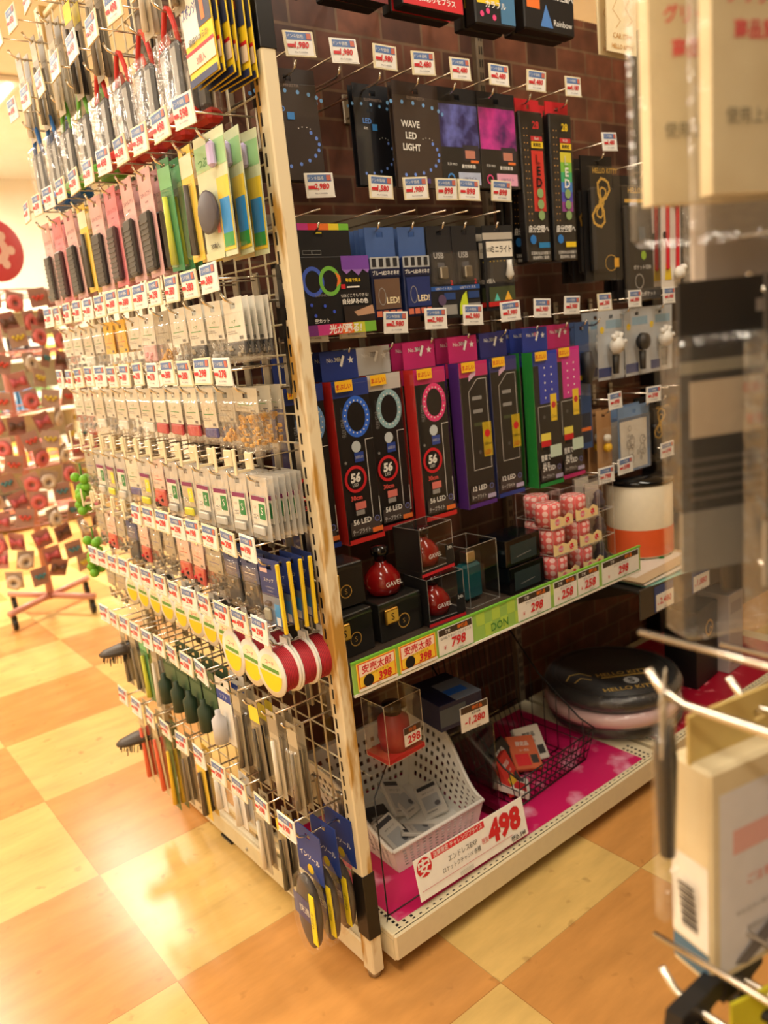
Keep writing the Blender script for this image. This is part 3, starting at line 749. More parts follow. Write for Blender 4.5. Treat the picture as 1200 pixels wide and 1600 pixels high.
ROWNAMES = ['top row', 'second row', 'third row', 'fourth row', 'fifth row', 'sixth row', 'seventh row', 'eighth row', 'ninth row', 'lowest row']
MX = .018            # front of the mesh wires
def left_row(ri, ztag, ys, kinds, prices=None, open_from=None, frame=CR, notag=(), long_=False):
    zp = ztag-.038; nm = ROWNAMES[ri]
    for i, y in enumerate(ys):
        hn = f'on {ORD[i]} hook from post, {nm}'
        (HL).put((MX-.003, y, zp), RL, f'chrome peg hook, {ORD[i]} from the post, mesh side {nm}', 'hook', 'hooks on the mesh panel')
        kd = kinds[i] if i < len(kinds) else None
        if kd:
            k, n = kd if isinstance(kd, tuple) else (kd, 2)
            st = K[k][3]; room = .085 if k != 'redspool' else .10
            n = max(1, min(n, int(room/st)+1)); front = -.095 if k == 'redspool' else (-.072 if st < .03 else -.066)
            hang(k, lambda d, y=y, zp=zp, f=front: (f+d, y, zp-.0035), RL, n, hn, f'goods on the mesh side, {nm}')
        loc = (MX-.105-.018, y, ztag+random.uniform(-.002, .002))
        if i in notag: continue
        if open_from is not None and open_from(i):
            OH.put((loc[0], y, ztag), (0, 0, RL+random.uniform(-.1, .1)), f'empty cream tag holder {hn}', 'tag holder', 'empty tag holders on the mesh side')
        else:
            pr = prices[i % len(prices)]
            put_tag(loc, (random.uniform(-.05, .08), random.uniform(-.03, .03), RL+random.uniform(-.10, .06)), pr, frame if i % 4 else 'white', f'price tag reading {pr} {hn}', f'price tags on the mesh side, {nm}')
Y13 = [.045+.0685*i for i in range(13)]
left_row(0, 1.90, [.08+.11*i for i in range(8)], [('slimgrey', 2), ('slimwhite', 2), None, ('slimgrey', 2), ('slimdark', 2), ('slimwhite', 3), ('slimgrey', 2), ('slimwhite', 2)], ['498'])
left_row(1, 1.755, [.035+.101*i for i in range(9)], [('yellow', 6), ('redbrush', 2), ('redbrush', 2), ('redbrush', 2), ('redbrush', 2), ('greenbrush', 2), ('greenbrush', 1), ('bluebrush', 2), ('bluebrush', 2)], ['498', '598'])
left_row(2, 1.552, [.05+.083*i for i in range(11)], [('greenyellow', 3), ('slimyellow', 3), ('slimgreen', 3), 'comb', 'comb', 'combrose', 'comb', 'slimyellow', 'comb', 'combrose', 'comb'], ['598', '498', '398'])
left_row(3, 1.315, Y13, [('darkpouch', 5), ('whitepouch', 5), ('darkpouch', 4), 'whitepouch', 'goldpouch', ('pinkpouch', 3), 'whitepouch', ('orangepouch', 3), ('orangepouch', 2), 'whitepouch', 'whitebase', 'whitepouch', 'whitepouch'], ['380', '380', '380', '298'])
left_row(4, 1.176, Y13, [('chainbag', 3), ('goldpouch', 2), ('bluepouch', 3), ('redpouch', 4), ('redpouch', 3), ('redpouch', 3), ('whitebase', 3), 'whitepouch', ('whitebase', 2), 'whitepouch', 'whitebase', 'whitepouch', 'whitepouch'], ['278', '298', '380', '380'])
left_row(5, 1.032, Y13, [('blister', 7), ('blister', 5), ('blister', 4), ('blister', 3), ('yellowblister', 3), ('blister', 2), ('redcard', 2), ('yellowblister', 2), ('bluepouch', 2), 'blister', 'yellowblister', 'blister', 'greycard'], ['198'], open_from=lambda i: True)
left_row(6, .889, Y13, [('bluecard', 4), ('blackcard', 3), ('blackcard', 3), ('greycard', 3), ('redcard', 3), ('redcard', 2), ('greycard', 2), 'greycard', 'redcard', 'blackcard', 'greycard', 'redcard', 'greycard'], ['198', '298', '298'], open_from=lambda i: i > 7)
left_row(7, .745, Y13, [('redspool', 3), ('redspool', 2), ('redspool', 2), ('cordspool', 2), ('cordspool', 1), ('cordspool', 3), ('cordspool', 2), ('cordspool', 3), ('cordspool', 1), ('cordspool', 3), ('cordspool', 3), ('greycard', 2), ('greycard', 2)], ['298', '498'])
left_row(8, .590, Y13, [('slimgrey', 2), ('slimwhite', 3), ('slimdark', 3), ('slimgrey', 3), ('bluewhite', 2), ('greenpack', 2), ('greenpack', 2), ('greenpack', 2), ('greenpack', 2), 'slimwhite', 'slimgreen', 'slimgrey', 'slimgrey'], ['198', '298'], notag=(0, 1, 2, 3))
left_row(9, .370, [.05+.088*i for i in range(10)], [('oval', 3), ('slimdark', 2), ('slimwhite', 2), ('whitecard', 2), ('whitecard', 1), ('slimyellow', 2), ('slimgrey', 2), ('yellowstick', 2), ('orangestick', 2), ('orangestick', 2)], ['198', '298'])
# the far end: dark bristle brushes pointing into the aisle
def floor_brush():
    t = thing('bristle_brush', None, None)
    h = MB(); n = 12
    h.loft([[(.030*s*math.cos(2*PI*j/n)*1.0, y, -.02+.014*s*math.sin(2*PI*j/n)) for j in range(n)] for y, s in ((0, .7), (-.03, 1), (-.09, 1), (-.13, .7), (-.145, .3))], (64, 54, 44), True, True); h.build('brush_head', t)
    k = MB()
    for i in range(60):
        x = random.uniform(-.024, .024); y = random.uniform(-.13, -.01); k.tube([(x, y, -.03), (x*1.1, y-.004, -.048)], .0012, (44, 38, 32), 4)
    k.build('bristles', t); return t
PB = Proto(floor_brush)
PB.put((MX-.01, .865, .255), RL, 'dark bristle brush sticking out low at the far mesh end', 'brush')
PB.put((MX-.01, .865, .505), RL, 'dark bristle brush sticking out halfway up the far end', 'brush')

# ================================================================== BRICK SIDE HOOKS, TAGS AND PACKS
def right_hook(x, z, name, price, frame=CR, yb=.4515, tagdx=0.0, tagz=.036, notag=False, L=.25, tilt=0.0):
    HR.put((x, yb-.004, z), 0, f'long chrome hook {name}', 'hook', 'hooks on the brick panels')
    if not notag:
        put_tag((x+tagdx, yb-L-.020, z+tagz), (random.uniform(-.06, .06), random.uniform(-.06, .06), random.uniform(-.14, .04)), price, frame, f'price tag reading {price} {name}', 'price tags on the brick side')
def hangs(fn, x, z, y0, n, step, desc, cat, jit=.03, tl=.02, group=None, tilt=0.0, shear=0.0):
    p = Proto(fn)
    for i in range(n):
        suffix = '' if n == 1 else (', foremost' if i == 0 else (', rearmost' if i == n-1 else ', ' + ORD[i] + ' back'))
        p.put((x+i*shear, y0+i*step, z-.004), (random.uniform(-tl, tl), tilt+random.uniform(-tl/2, tl/2), random.uniform(-jit, jit)), desc+suffix, cat, group)

R1 = 1.682
row1 = [(.205, '1,980'), (.303, '1,980'), (.400, '1,980'), (.498, '2,480'), (.600, '2,480'), (.715, '2,480'), (.836, '3,480'), (.965, '4,180')]
for i, (x, p) in enumerate(row1):
    right_hook(x, R1, f'{ORD[i]} from the post in the upper brick row', p, CR if i not in (1,) else 'white')
def stars(n, cx, cz, rx, rz, a0, a1): return [(cx+rx*math.cos(a0+(a1-a0)*i/(n-1)), cz+rz*math.sin(a0+(a1-a0)*i/(n-1))) for i in range(n)]
def led_card(title, W, H, bg):
    def f():
        t = thing('led_light_card', None, None)
        c = MB(); hang_card(c, W, .016, -H, .002, bg); c.build('card', t)
        p = MB(); o = dict(x0=-W/2, z0=-H)
        it = [('d', stars(7, .30, .78, .8, .10, 2.0, .2), .032, (120, 180, 240)), ('d', stars(9, .2, .35, .75, .22, -1.6, .6), .030, (110, 150, 240)), ('t', .5, .93, .03, 'ILLUMINESTIA', (160, 140, 130), .6),
              ('d', stars(4, .7, .5, .12, .03, 2.6, .4), .010, WH)]
        if title: it += [('t', .34, .66-.12*i, .072, s, WH, .62, .03) for i, s in enumerate(title)]
        else: it += [('t', .30, .70, .055, 'LED', (90, 150, 240), .4, .02), ('r', .42, .60, .55, .67, (60, 140, 220)), ('t', .25, .62, .03, '青色', WH, .2)]
        if title: it += [('r', .22+.13*i, .05, .31+.13*i, .10, c_) for i, c_ in enumerate([(120, 140, 130), (60, 80, 120), (236, 230, 220), (80, 60, 140)])]
        prints(p, W, H, -.001, it, -W/2, -H); p.build('print', t)
        s = MB(); s.box(-W/2-.001, W/2+.001, -.004, .002, -H-.001, -.010, 'clear_plastic', .001); s.build('clear_sleeve', t)
        return t
    return f
hangs(led_card(None, .120, .175, (52, 40, 34)), .205, R1, .235, 3, .014, 'brown card of blue star lights nearest the post', 'light card', tilt=-.02)
hangs(led_card(None, .100, .175, (20, 22, 30)), .425, R1, .262, 2, .014, 'black card of blue lights left of the white lettering', 'light card', .02)
hangs(led_card(['WAVE', 'LED', 'LIGHT'], .125, .185, (58, 44, 38)), .505, R1, .222, 2, .012, 'brown light card with three lines of white lettering', 'light card')
def galaxy(mk, mag):
    def f():
        W, H = .118, .182; t = thing('star_projector_card', None, None)
        c = MB(); hang_card(c, W, .018, -H, .002, BK); c.build('card', t)
        p = MB(); ic = PK if mag else (60, 140, 220)
        prints(p, W, H, -.001, [('r', .02, .45, .98, .92, mk), ('r', .55, .30, .95, .48, (40, 36, 48)), ('r', .60, .33, .85, .42, (200, 130, 110)), ('t', .25, .26, .035, '天井 PRO', WH, .3), ('t', .66, .24, .045, '星空投影器', WH, .55, .02),
                                ('r', .72, .28, .92, .31, OR), ('o', .20, .10, .09, .03, ic), ('r', .38, .03, .94, .17, (190, 200, 226) if not mag else (236, 170, 200)), ('t', .66, .10, .04, 'USBライト', (80, 80, 120), .5)], -W/2, -H)
        p.build('print', t)
        s = MB(); s.box(-W/2-.001, W/2+.001, -.005, .002, -H-.001, -.010, 'clear_plastic', .001); s.build('clear_sleeve', t); return t
    return f
hangs(galaxy(_named['galaxy_blue'], False), .625, R1, .225, 3, .012, 'black card with a blue galaxy photo', 'projector card')
hangs(galaxy(_named['galaxy_magenta'], True), .742, R1, .222, 3, .012, 'black card with a magenta galaxy photo', 'projector card')
def tape_pack(cols, red):
    def f():
        W, H = .080, .345; t = thing('led_tape_pack', None, None)
        b = MB(); b.box(-W/2, W/2, -.011, .011, -H, -.012, BK, .003); hang_card(b, W, .016, -.018, .002, RD); b.build('box', t)
        p = MB(); prints(p, W, H, -.011, [('g', .42, .33, .92, .72, cols, 'z'), ('r', .10, .25, .34, .90, (30, 28, 30)), ('d', [(.16, .27+.045*i) for i in range(14)], .018, (230, 170, 80)), ('d', [(.28, .27+.045*i) for i in range(14)], .018, (230, 170, 80)), ('t', .66, .88, .05, '28', RD if red else YE, .5, .03), ('r', .42, .78, .90, .81, (200, 40, 50)), ('t', .66, .795, .018, 'Red' if red else 'RGB', WH),
                                          ('r', .42, .735, .92, .775, YE), ('t', .66, .755, .026, '高輝度', BK, .44, .02), ('t', .66, .70-.035, .06, 'L', BK if red else WH, None, .03), ('t', .66, .59, .06, 'E', BK if red else WH, None, .03), ('t', .66, .515, .06, 'D', BK if red else WH, None, .03),
                                          ('c', .66, .447, .135, (140, 170, 110)), ('c', .66, .375, .135, (140, 170, 110)), ('c', .66, .303, .135, (140, 170, 110)),
                                          ('t', .5, .215, .05, '自分空間へ', WH, .86, .02, .15), ('c', .22, .145, .13, (40, 120, 200)), ('r', .45, .09, .92, .125, (40, 130, 190) if red else YE), ('t', .5, .055, .022, '正面発光LED搭載で', WH, .84), ('t', .5, .025, .022, '間接照明に最適!', WH, .7)], -W/2, -H); p.build('print', t)
        s = MB(); s.box(-W/2-.001, W/2+.001, -.0135, .0135, -H-.001, -.016, 'clear_plastic', .002); s.build('clear_case', t); return t
    return f
hangs(tape_pack([(214, 48, 40)]*2, True), .852, R1, .228, 3, .032, 'tall black and red LED tape pack', 'LED tape pack', shear=-.004)
rb = [(150, 60, 150), (80, 70, 190), (60, 130, 210), (60, 180, 120), (130, 200, 70), (220, 210, 60)]
hangs(tape_pack(rb, False), .950, R1, .222, 2, .032, 'tall black and rainbow LED tape pack', 'LED tape pack', shear=-.003)

# topmost row (bottoms only are in the picture)
R0 = 1.955
top = [(.20, '2,980'), (.36, '2,980'), (.50, '2,980'), (.64, '3,980'), (.79, '3,980'), (1.0, '3,980')]
for i, (x, p) in enumerate(top): right_hook(x, R0, f'{ORD[i]} from the post in the topmost brick row', p)
def top_pack(W, H, bands, txt):
    def f():
        t = thing('light_box', None, None)
        b = MB(); b.box(-W/2, W/2, -.016, .016, -H, -.012, BK, .003); hang_card(b, W*.7, .016, -.018, .002, BK); b.build('box', t)
        p = MB(); prints(p, W, H, -.016, bands+[('t', .5, .30, .10, txt, WH, .8, .02)], -W/2, -H); p.build('print', t); return t
    return f
hangs(top_pack(.13, .13, [('r', 0, 0, 1, .12, (60, 30, 50)), ('r', .5, .3, .9, .8, (40, 50, 110))], '流れる光'), .20, R0, .21, 2, .035, 'dark light box at the top nearest the post', 'light box')
hangs(top_pack(.13, .13, [('r', 0, 0, 1, .18, (120, 40, 40)), ('r', .4, .3, .9, .9, (36, 60, 130))], 'LEDテープ'), .37, R0, .21, 2, .035, 'second dark light box from the post at the top', 'light box')
hangs(top_pack(.16, .13, [('r', .0, .02, 1, .26, RD), ('t', .5, .14, .10, '車内に彩りをプラス', WH, .95, .02), ('r', .02, .4, .5, .6, (120, 170, 220)), ('r', .55, .3, 1, .95, (90, 110, 104))], 'オーロラ'), .545, R0, .205, 2, .035, 'black box with a red band at the top', 'light box')
hangs(top_pack(.12, .135, [('r', .05, .3, .6, .5, YE), ('r', .62, .05, .98, .9, (70, 120, 160)), ('d', [(.15, .15), (.3, .2), (.45, .12)], .05, PK)], 'カラフル'), .725, R0, .205, 2, .035, 'black box with a coloured photo at the top', 'light box')
hangs(top_pack(.17, .125, [('r', .05, .35, .3, .6, OR), ('p', [(.3, .08), (.55, .08), (.42, .45)], (80, 130, 200)), ('t', .75, .18, .10, 'Rainbow', WH, .4), ('t', .75, .62, .14, '自分空間へ', WH, .46, .02)], ''), .905, R0, .205, 2, .035, 'black box with a blue light cone at the top', 'light box')
def beige_bag():
    W, H = .115, .165; t = thing('cream_gift_bag', None, None)
    b = MB(); hang_card(b, W, .018, -H, .003, (244, 226, 184)); b.build('bag', t)
    p = MB(); g = (206, 150, 70)
    prints(p, W, H, -.0015, [('l', [(.15, .85), (.35, .70), (.2, .55), (.45, .42), (.3, .32)], .014, g), ('l', [(.6, .9), (.8, .75), (.62, .6), (.85, .45), (.65, .34)], .014, g), ('s', .5, .76, .08, g), ('t', .5, .22, .07, 'CAR ITEM', g, .7), ('t', .5, .08, .06, 'HELLO KITTY', g, .9, .01)], -W/2, -H); p.build('print', t)
    return t
hangs(beige_bag, 1.125, 1.968, .155, 2, .03, 'cream bag with gold line print in the top right', 'gift bag')
HR.put((1.125, .4475, 1.968), 0, 'long chrome hook holding the cream bags at the top', 'hook', 'hooks on the brick panels')

# middle row
R2 = 1.405
row2 = [(.215, '2,980'), (.360, '1,580'), (.450, '1,980'), (.535, '898'), (.600, '898'), (.700, '898')]
for i, (x, p) in enumerate(row2):
    right_hook(x, R2, f'{ORD[i]} from the post in the middle brick row', p, 'white' if i == 0 else CR, tagz=.078)
def infinity_box():
    W, H = .165, .185; t = thing('infinity_light_box', None, None)
    rbx = [(120, 60, 160), (210, 60, 150), (230, 50, 60), (240, 120, 40), (236, 210, 50), (120, 190, 60)]
    b = MB(); b.box(-W/2, W/2, -.03, .012, -H, -.045, BK, .002); hang_card(b, W*.86, .020, -.046, .002, BK, y=.008); b.build('box', t)
    p = MB(); h = H-.045
    prints(p, W*.86, .066, .007, [('g', 0, .82, 1, 1, rbx, 'x'), ('t', .35, .2, .12, '▭▭', GY, .3)], -W*.43, -.046)
    q = []
    for c_, cx in (((70, 100, 210), .19), ((120, 190, 70), .42)):
        q += [('o', cx, .68, .15, .045, c_, 1.1)]
    q += [('p', [(.50, .60), (.57, .66), (.57, .74), (.50, .80), (.53, .70)], (236, 120, 50)), ('r', .60, .82, 1, 1.0, (120, 70, 170)), ('p', [(.60, .82), (.66, .76), (.74, .82), (.83, .74), (.9, .82), (.97, .77), (1, .82)], (150, 110, 190)),
          ('r', 0, 0, 1, .0001, BK), ('t', .30, .50, .035, 'LUMINOUS', GY, .3), ('t', .74, .68, .05, '動画で見る', YE, .34, .02), ('r', .56, .57, .62, .63, RD), ('r', .64, .58, .82, .60, WH),
          ('t', .74, .48, .045, 'USBどこでもできる!', WH, .5), ('t', .74, .40, .075, '自分好みの色', WH, .5, .03), ('r', .56, .10, 1, .34, (40, 30, 26)), ('p', [(.7, .26), (.98, .34), (1, .22), (.75, .2)], (190, 150, 120)),
          ('d', [(.12, .38), (.3, .36), (.42, .28), (.16, .24)], .02, (60, 90, 220)), ('t', .24, .17, .06, '空カット', WH, .4, .02), ('g', 0, -.02, 1, .12, [(120, 50, 130), (200, 60, 140), (220, 50, 60), (230, 110, 40), (200, 200, 60), (120, 180, 60)], 'x'), ('t', .55, .05, .13, '光が踊る!', WH, .8, .03, .15)]
    prints(p, W, h, -.03, q, -W/2, -H); p.build('print', t); return t
hangs(infinity_box, .222, R2, .205, 2, .048, 'black light box with a rainbow loop logo', 'light box')
def necklace(col2):
    def f():
        W, H = .074, .165; t = thing('led_necklace_pack', None, None)
        b = MB(); b.box(-W/2, W/2, -.010, .004, -H, -.045, (26, 40, 84), .002); hang_card(b, W, .014, -.046, .0015, (70, 100, 160)); b.build('pack', t)
        p = MB(); prints(p, W, H, -.010, [('r', 0, .60, 1, .735, (180, 184, 186))]+[('r', .06+.24*i, .62, .20+.24*i, .72, (40, 40, 44)) for i in range(4)]+[('r', 0, .50, 1, .595, (20, 26, 60)), ('t', .5, .55, .055, 'ブルーLEDネオネオ', WH, .92, .02), ('r', .06, .12, .94, .48, col2), ('o', .3, .27, .13, .02, GY, 1.8),
                 ('t', .66, .22, .08, 'LED!', (246, 230, 190), .5, .03)]+[('r', .06+.23*i, .03, .24+.23*i, .10, (220, 120, 90)) for i in range(4)], -W/2, -H); p.build('print', t); return t
    return f
hangs(necklace((110, 84, 66)), .368, R2-.002, .212, 4, .017, 'blue LED necklace pack with a brown picture', 'necklace pack')
hangs(necklace((34, 50, 110)), .452, R2-.002, .212, 4, .017, 'blue LED necklace pack with a blue picture', 'necklace pack')
def usb_pack(g):
    def f():
        W, H = .072, .178; t = thing('usb_light_pack', None, None)
        b = MB(); hang_card(b, W, .014, -H, .0015, (34, 34, 38)); b.build('card', t)
        p = MB(); prints(p, W, H, -.0008, [('t', .42, .74, .07, 'USB', (190, 190, 190), .5, .02), ('r', .35, .50, .62, .66, (90, 90, 94)), ('t', .85, .42, .06, '2', RD, .2, .03), ('r', .0, .33, 1, .38, (40, 90, 170)), ('t', .5, .355, .035, 'USBライト 光る', WH, .8), ('r', .5, .22, .95, .30, (40, 70, 130)), ('r', .4, .04, .98, .16, GY)]+
                 ([('p', [(.10, .03), (.12, .15), (.25, .26), (.42, .31), (.46, .12), (.38, .04)], (206, 224, 50))] if g else [('c', .4, .22, .16, (90, 70, 100))]), -W/2, -H); p.build('print', t)
        k = MB(); k.box(-.012, .010, -.012, -.0014, -.095, -.070, 'steel', .002); k.build('usb_plug', t)
        s = MB(); s.box(-W*.47, W*.47, -.015, -.0012, -H*.6, -H*.22, 'clear_plastic', .004); s.build('blister', t); return t
    return f
hangs(usb_pack(False), .530, R2, .212, 3, .019, 'grey USB light pack left of the yellow one', 'USB light pack')
hangs(usb_pack(True), .600, R2, .208, 3, .019, 'grey USB light pack with a yellow crescent', 'USB light pack')
def mini_pack():
    W, H = .094, .170; t = thing('mini_light_pack', None, None)
    b = MB(); hang_card(b, W, .014, -H, .0015, (30, 32, 36)); prints(b, W, .03, -.0008, [('r', 0, .0, 1, .5, (190, 184, 172))], -W/2, -.0165); b.build('card', t)
    p = MB(); prints(p, W, H, -.0008, [('r', .10, .68, .98, .88, (234, 228, 214)), ('t', .60, .78, .09, 'ミニライト', BK, .68, .02), ('t', .2, .78, .05, 'USB', BK, .16), ('d', [(.2+.12*i, .63) for i in range(6)], .015, YE), ('t', .18, .38, .06, '1個入', WH, .3), ('r', .1, .10, .98, .30, (70, 80, 50)), ('p', [(.25, .12), (.45, .12), (.35, .22)], (90, 200, 190)), ('p', [(.6, .12), (.86, .12), (.73, .24)], (250, 190, 60)), ('r', .05, .05, .98, .11, (200, 40, 40)), ('t', .5, .08, .035, '全10色', WH)], -W/2, -H); p.build('print', t)
    k = MB(); k.lathe([(.003, -.105), (.010, -.095), (.006, -.075), (.006, -.062)], .026, -.008, (226, 226, 220), 12); k.build('bulb', t)
    s = MB(); s.box(-W*.45, W*.47, -.018, -.0012, -H*.66, -H*.36, 'clear_plastic', .004); s.build('blister', t); return t
hangs(mini_pack, .702, R2, .205, 3, .023, 'dark pack with a white mini light label', 'mini light pack')

# lower row: big LED boxes
R3 = 1.150
row3 = [(.165, '2,980'), (.255, '2,980'), (.365, '2,980'), (.475, '2,980'), (.585, '2,980'), (.705, '3,980'), (.815, '3,980'), (.925, '3,980'), (1.055, '1,280')]
for i, (x, p) in enumerate(row3): right_hook(x, R3+.020, f'{ORD[i]} from the post in the lower brick row', p, 'white' if i not in (1, 8) else CR, tagz=.055, L=.25)
def led_box(side, glow, kind, num, hcol):
    def f():
        W, H, D = .088, .345, .032; t = thing('led_strip_box', None, None)
        b = MB(); b.box(-W/2, W/2, -D/2, D/2, -H-.02, -.040, BK, .002); hang_card(b, W, .016, -.042, .002, hcol, y=D/2-.004); b.build('box', t)
        i0 = len(b.v)
        p = MB(); h = H-.02
        prints(p, W, .058, D/2-.005, [('s', .82, .66, .09, WH), ('t', .35, .72, .14, 'No.301', WH, .4), ('p', [(.5, .5), (.56, .45), (.66, .8), (.6, .85)], WH)], -W/2, -.042)
        q = [('r', 0, .90, 1, 1, hcol)]
        if kind == 'ring':
            q += [('o', .58, .775, .38, .13, glow, 1.22), ('d', stars(20, .58, .775, .315, .099, 0, 2*PI), .021, WH), ('l', [(.18, .84), (.18, .66)], .03, (60, 60, 64)), ('t', .19, .72, .03, 'FLEX STAR', GY, .4, 0, 0, PI/2),
                  ('c', .48, .595, .13, (200, 210, 216)), ('r', .40, .50, .66, .56, BL), ('t', .53, .53, .02, '高輝度LED', WH, .22), ('l', [(.74, .63), (.96, .63)], .012, WH), ('l', [(.74, .63), (.74, .10), (.96, .10), (.96, .26)], .014, WH),
                  ('o', .36, .40, .31, .07, RD), ('c', .36, .40, .22, (24, 20, 20)), ('t', .36, .41, .062, num, WH, .34, .05, .1), ('t', .33, .365, .018, 'LED', WH, .2), ('t', .32, .285, .03, '30cm', (236, 90, 80), .34, .02), ('r', .26, .21, .56, .255, (220, 120, 110)), ('r', .26, .175, .50, .205, GY), ('s', .12, .51, .05, GY)]
        elif kind == 'bar':
            q += [('l', [(.28, .80), (.28, .26), (.92, .26), (.92, .88), (.6, .88), (.28, .80)], .012, WH), ('p', [(.30, .87), (.56, .91), (.58, .95), (.32, .91)], (226, 190, 220))]
            q += [('r', .38, .74-.09*i, .72, .765-.09*i, (150, 150, 150) if i != 2 else (70, 80, 50)) for i in range(3)]+[('c', .52, .38, .05, (80, 80, 80)), ('r', .66, .34, .98, .58, YE), ('c', .82, .50, .10, RD), ('t', .82, .43, .022, '12連Choir', BK, .28), ('t', .8, .37, .03, 'LED', RD, .2)]
        else:
            q += [('r', .22, .62, 1, 1.0, glow), ('d', [(.45+.28*(i % 2), .66+.055*(i//2)) for i in range(10)], .028, WH), ('l', [(.12, .34), (.12, .60), (.95, .60)], .012, WH), ('c', .35, .52, .05, (90, 90, 90)), ('r', .62, .48, .88, .68, YE), ('c', .75, .60, .09, RD), ('t', .75, .515, .025, 'Choir', BK, .22),
                  ('r', .16, .28, .56, .40, (236, 220, 90)), ('r', .16, .30, .56, .345, RD), ('r', .16, .275, .56, .30, BK), ('r', .5, .21, .98, .30, (200, 220, 200)), ('t', .3, .22, .05, '音楽で', WH, .4, .02), ('t', .3, .16, .05, '光る', WH, .3, .02)]
        q += [('r', .0, .0, 1, .03, side), ('r', .06, .05, .9, .14, (70, 60, 56)), ('t', .4, .135, .035, num+' LED', WH, .6, .02), ('t', .35, .075, .03, 'テープライト', WH, .5), ('r', .66, .045, .96, .075, OR if kind == 'ring' else (180, 170, 200)), ('o', .82, .13, .07, .015, (120, 130, 200))]
        q += [('r', .05, .935, .52, 1.0, (250, 196, 40)), ('t', .28, .965, .032, 'まぶしい', RD, .4, .02)]
        prints(p, W, h, -D/2, q, -W/2, -H-.02)
        # coloured side panel on the left flank
        p.box(-W/2-.0006, -W/2, -D/2, D/2, -H-.02, -.040, side); p.box(-W/2-.001, W/2+.001, -D/2-.0005, D/2, -H-.0206, -H-.02, side)
        p.build('print', t)
        s = MB(); s.box(-W/2-.002, W/2+.002, -D/2-.002, D/2+.001, -H-.022, -.046, 'clear_plastic', .003); s.build('clear_case', t); return t
    return f
NB = (38, 60, 140)
for (x, fn, desc, n, y0) in [
    (.130, led_box(NB, (120, 170, 230), 'ring', '56', NB), 'LED strip box with pale blue ring half behind the post', 2, .165),
    (.228, led_box((206, 44, 40), (50, 110, 230), 'ring', '56', NB), 'LED strip box with bright blue ring and 56', 3, .150),
    (.335, led_box((180, 40, 40), (150, 190, 200), 'ring', '56', (200, 196, 190)), 'LED strip box with white ring and 56', 3, .178),
    (.438, led_box((206, 44, 40), (236, 60, 130), 'ring', '56', (196, 40, 110)), 'LED strip box with pink ring and 56', 3, .152),
    (.565, led_box(PU, (120, 60, 180), 'bar', '12', (196, 40, 110)), 'purple edged LED bar box with 12', 3, .150),
    (.680, led_box(NB, (60, 90, 200), 'bar', '12', (50, 50, 120)), 'blue edged LED bar box with 12', 3, .168),
    (.805, led_box((40, 140, 60), (40, 60, 180), 'grid', '24', (40, 60, 150)), 'green edged LED grid box with 24', 3, .150),
    (.908, led_box((196, 40, 110), (210, 40, 150), 'grid', '24', (196, 40, 110)), 'magenta LED grid box with white dots', 3, .165)]:
    hangs(fn, x, R3+.020, y0+.04, n, .041, desc, 'LED light box', .008, .004)
# slim blue pack at the bay joint
def slim_blue():
    W, H = .055, .31; t = thing('car_charger_pack', None, None)
    b = MB(); hang_card(b, W, .016, -H, .0015, (50, 80, 130)); prints(b, W, H, -.0008, [('r', .1, .05, .9, .3, (40, 50, 70)), ('r', .2, .58, .5, .62, YE), ('r', .1, .15, .9, .18, OR)], -W/2, -H); b.build('card', t)
    k = MB(); k.tube([(0, -.012, -.06), (.004, -.014, -.10), (0, -.012, -.14)], [.014, .018, .012], (30, 32, 40), 10); k.build('charger', t)
    s = MB(); s.box(-W*.46, W*.46, -.034, -.0012, -H*.55, -H*.12, 'clear_plastic', .006); s.build('blister', t); return t
hangs(slim_blue, 1.0, R3+.02, .215, 2, .04, 'narrow blue charger pack beside the magenta box', 'charger pack')
HR.put((1.0, .4475, R3+.02), 0, 'long chrome hook holding the narrow blue packs', 'hook', 'hooks on the brick panels')

# further bay
def bow_bag(W, H, bow, head):
    def f():
        t = thing('black_gold_bag', None, None); g = (214, 170, 70)
        b = MB(); hang_card(b, W, .016, -H, .004, (14, 13, 14)); b.build('bag', t)
        k = MB(); k.box(-W*.36, W*.36, -.022, -.002, -H+.02, -.06, (24, 22, 22), .006); k.build('contents', t)
        p = MB(); q = [('t', .55, .92, .045, 'HELLO KITTY', g, .8, .01)]
        if bow:
            def loopy(sc, sg):
                P0 = [(0, 0), (.14, .13), (.32, .20), (.44, .12), (.46, 0), (.44, -.12), (.32, -.20), (.14, -.13), (0, 0)]; th_ = 1.25; o_ = []
                for u_, v_ in P0:
                    u_, v_ = u_*sg*sc+(.06*sg if sc < 1 else 0), v_*sc; o_.append((.38+u_*math.cos(th_)-v_*math.sin(th_), .655+(u_*math.sin(th_)+v_*math.cos(th_))*W/H))
                return o_
            q += [('l', loopy(1.0, 1), .05, g), ('l', loopy(1.0, -1), .05, g), ('l', loopy(.5, 1), .035, g), ('l', loopy(.5, -1), .035, g), ('o', .38, .655, .09, .04, g)]
        if bow: q += [('o', .62, .14, .20, .014, g, .8), ('r', .72, .10, .88, .18, (230, 170, 40))]
        else: q += [('r', .1, .82, .7, .85, g), ('c', .5, .68, .10, (50, 50, 52)), ('r', .45, .45, .62, .62, (60, 80, 96)), ('c', .55, .38, .07, (150, 190, 50)), ('t', .5, .28, .04, 'ポケット収納', WH, .6), ('r', .0, .0, 1, .10, (60, 58, 58)), ('t', .5, .05, .045, '小物入れポケット', WH, .9, .01), ('o', .4, .16, .12, .02, GY)]
        prints(p, W, H, -.0225 if bow else -.0225, [e for e in q if e[0] != 'o' or e[3] > 0], -W/2, -H); p.build('print', t)
        s = MB(); s.box(-W/2-.002, W/2+.002, -.026, .003, -H-.004, -.012, 'clear_plastic', .004); s.build('clear_bag', t); return t
    return f
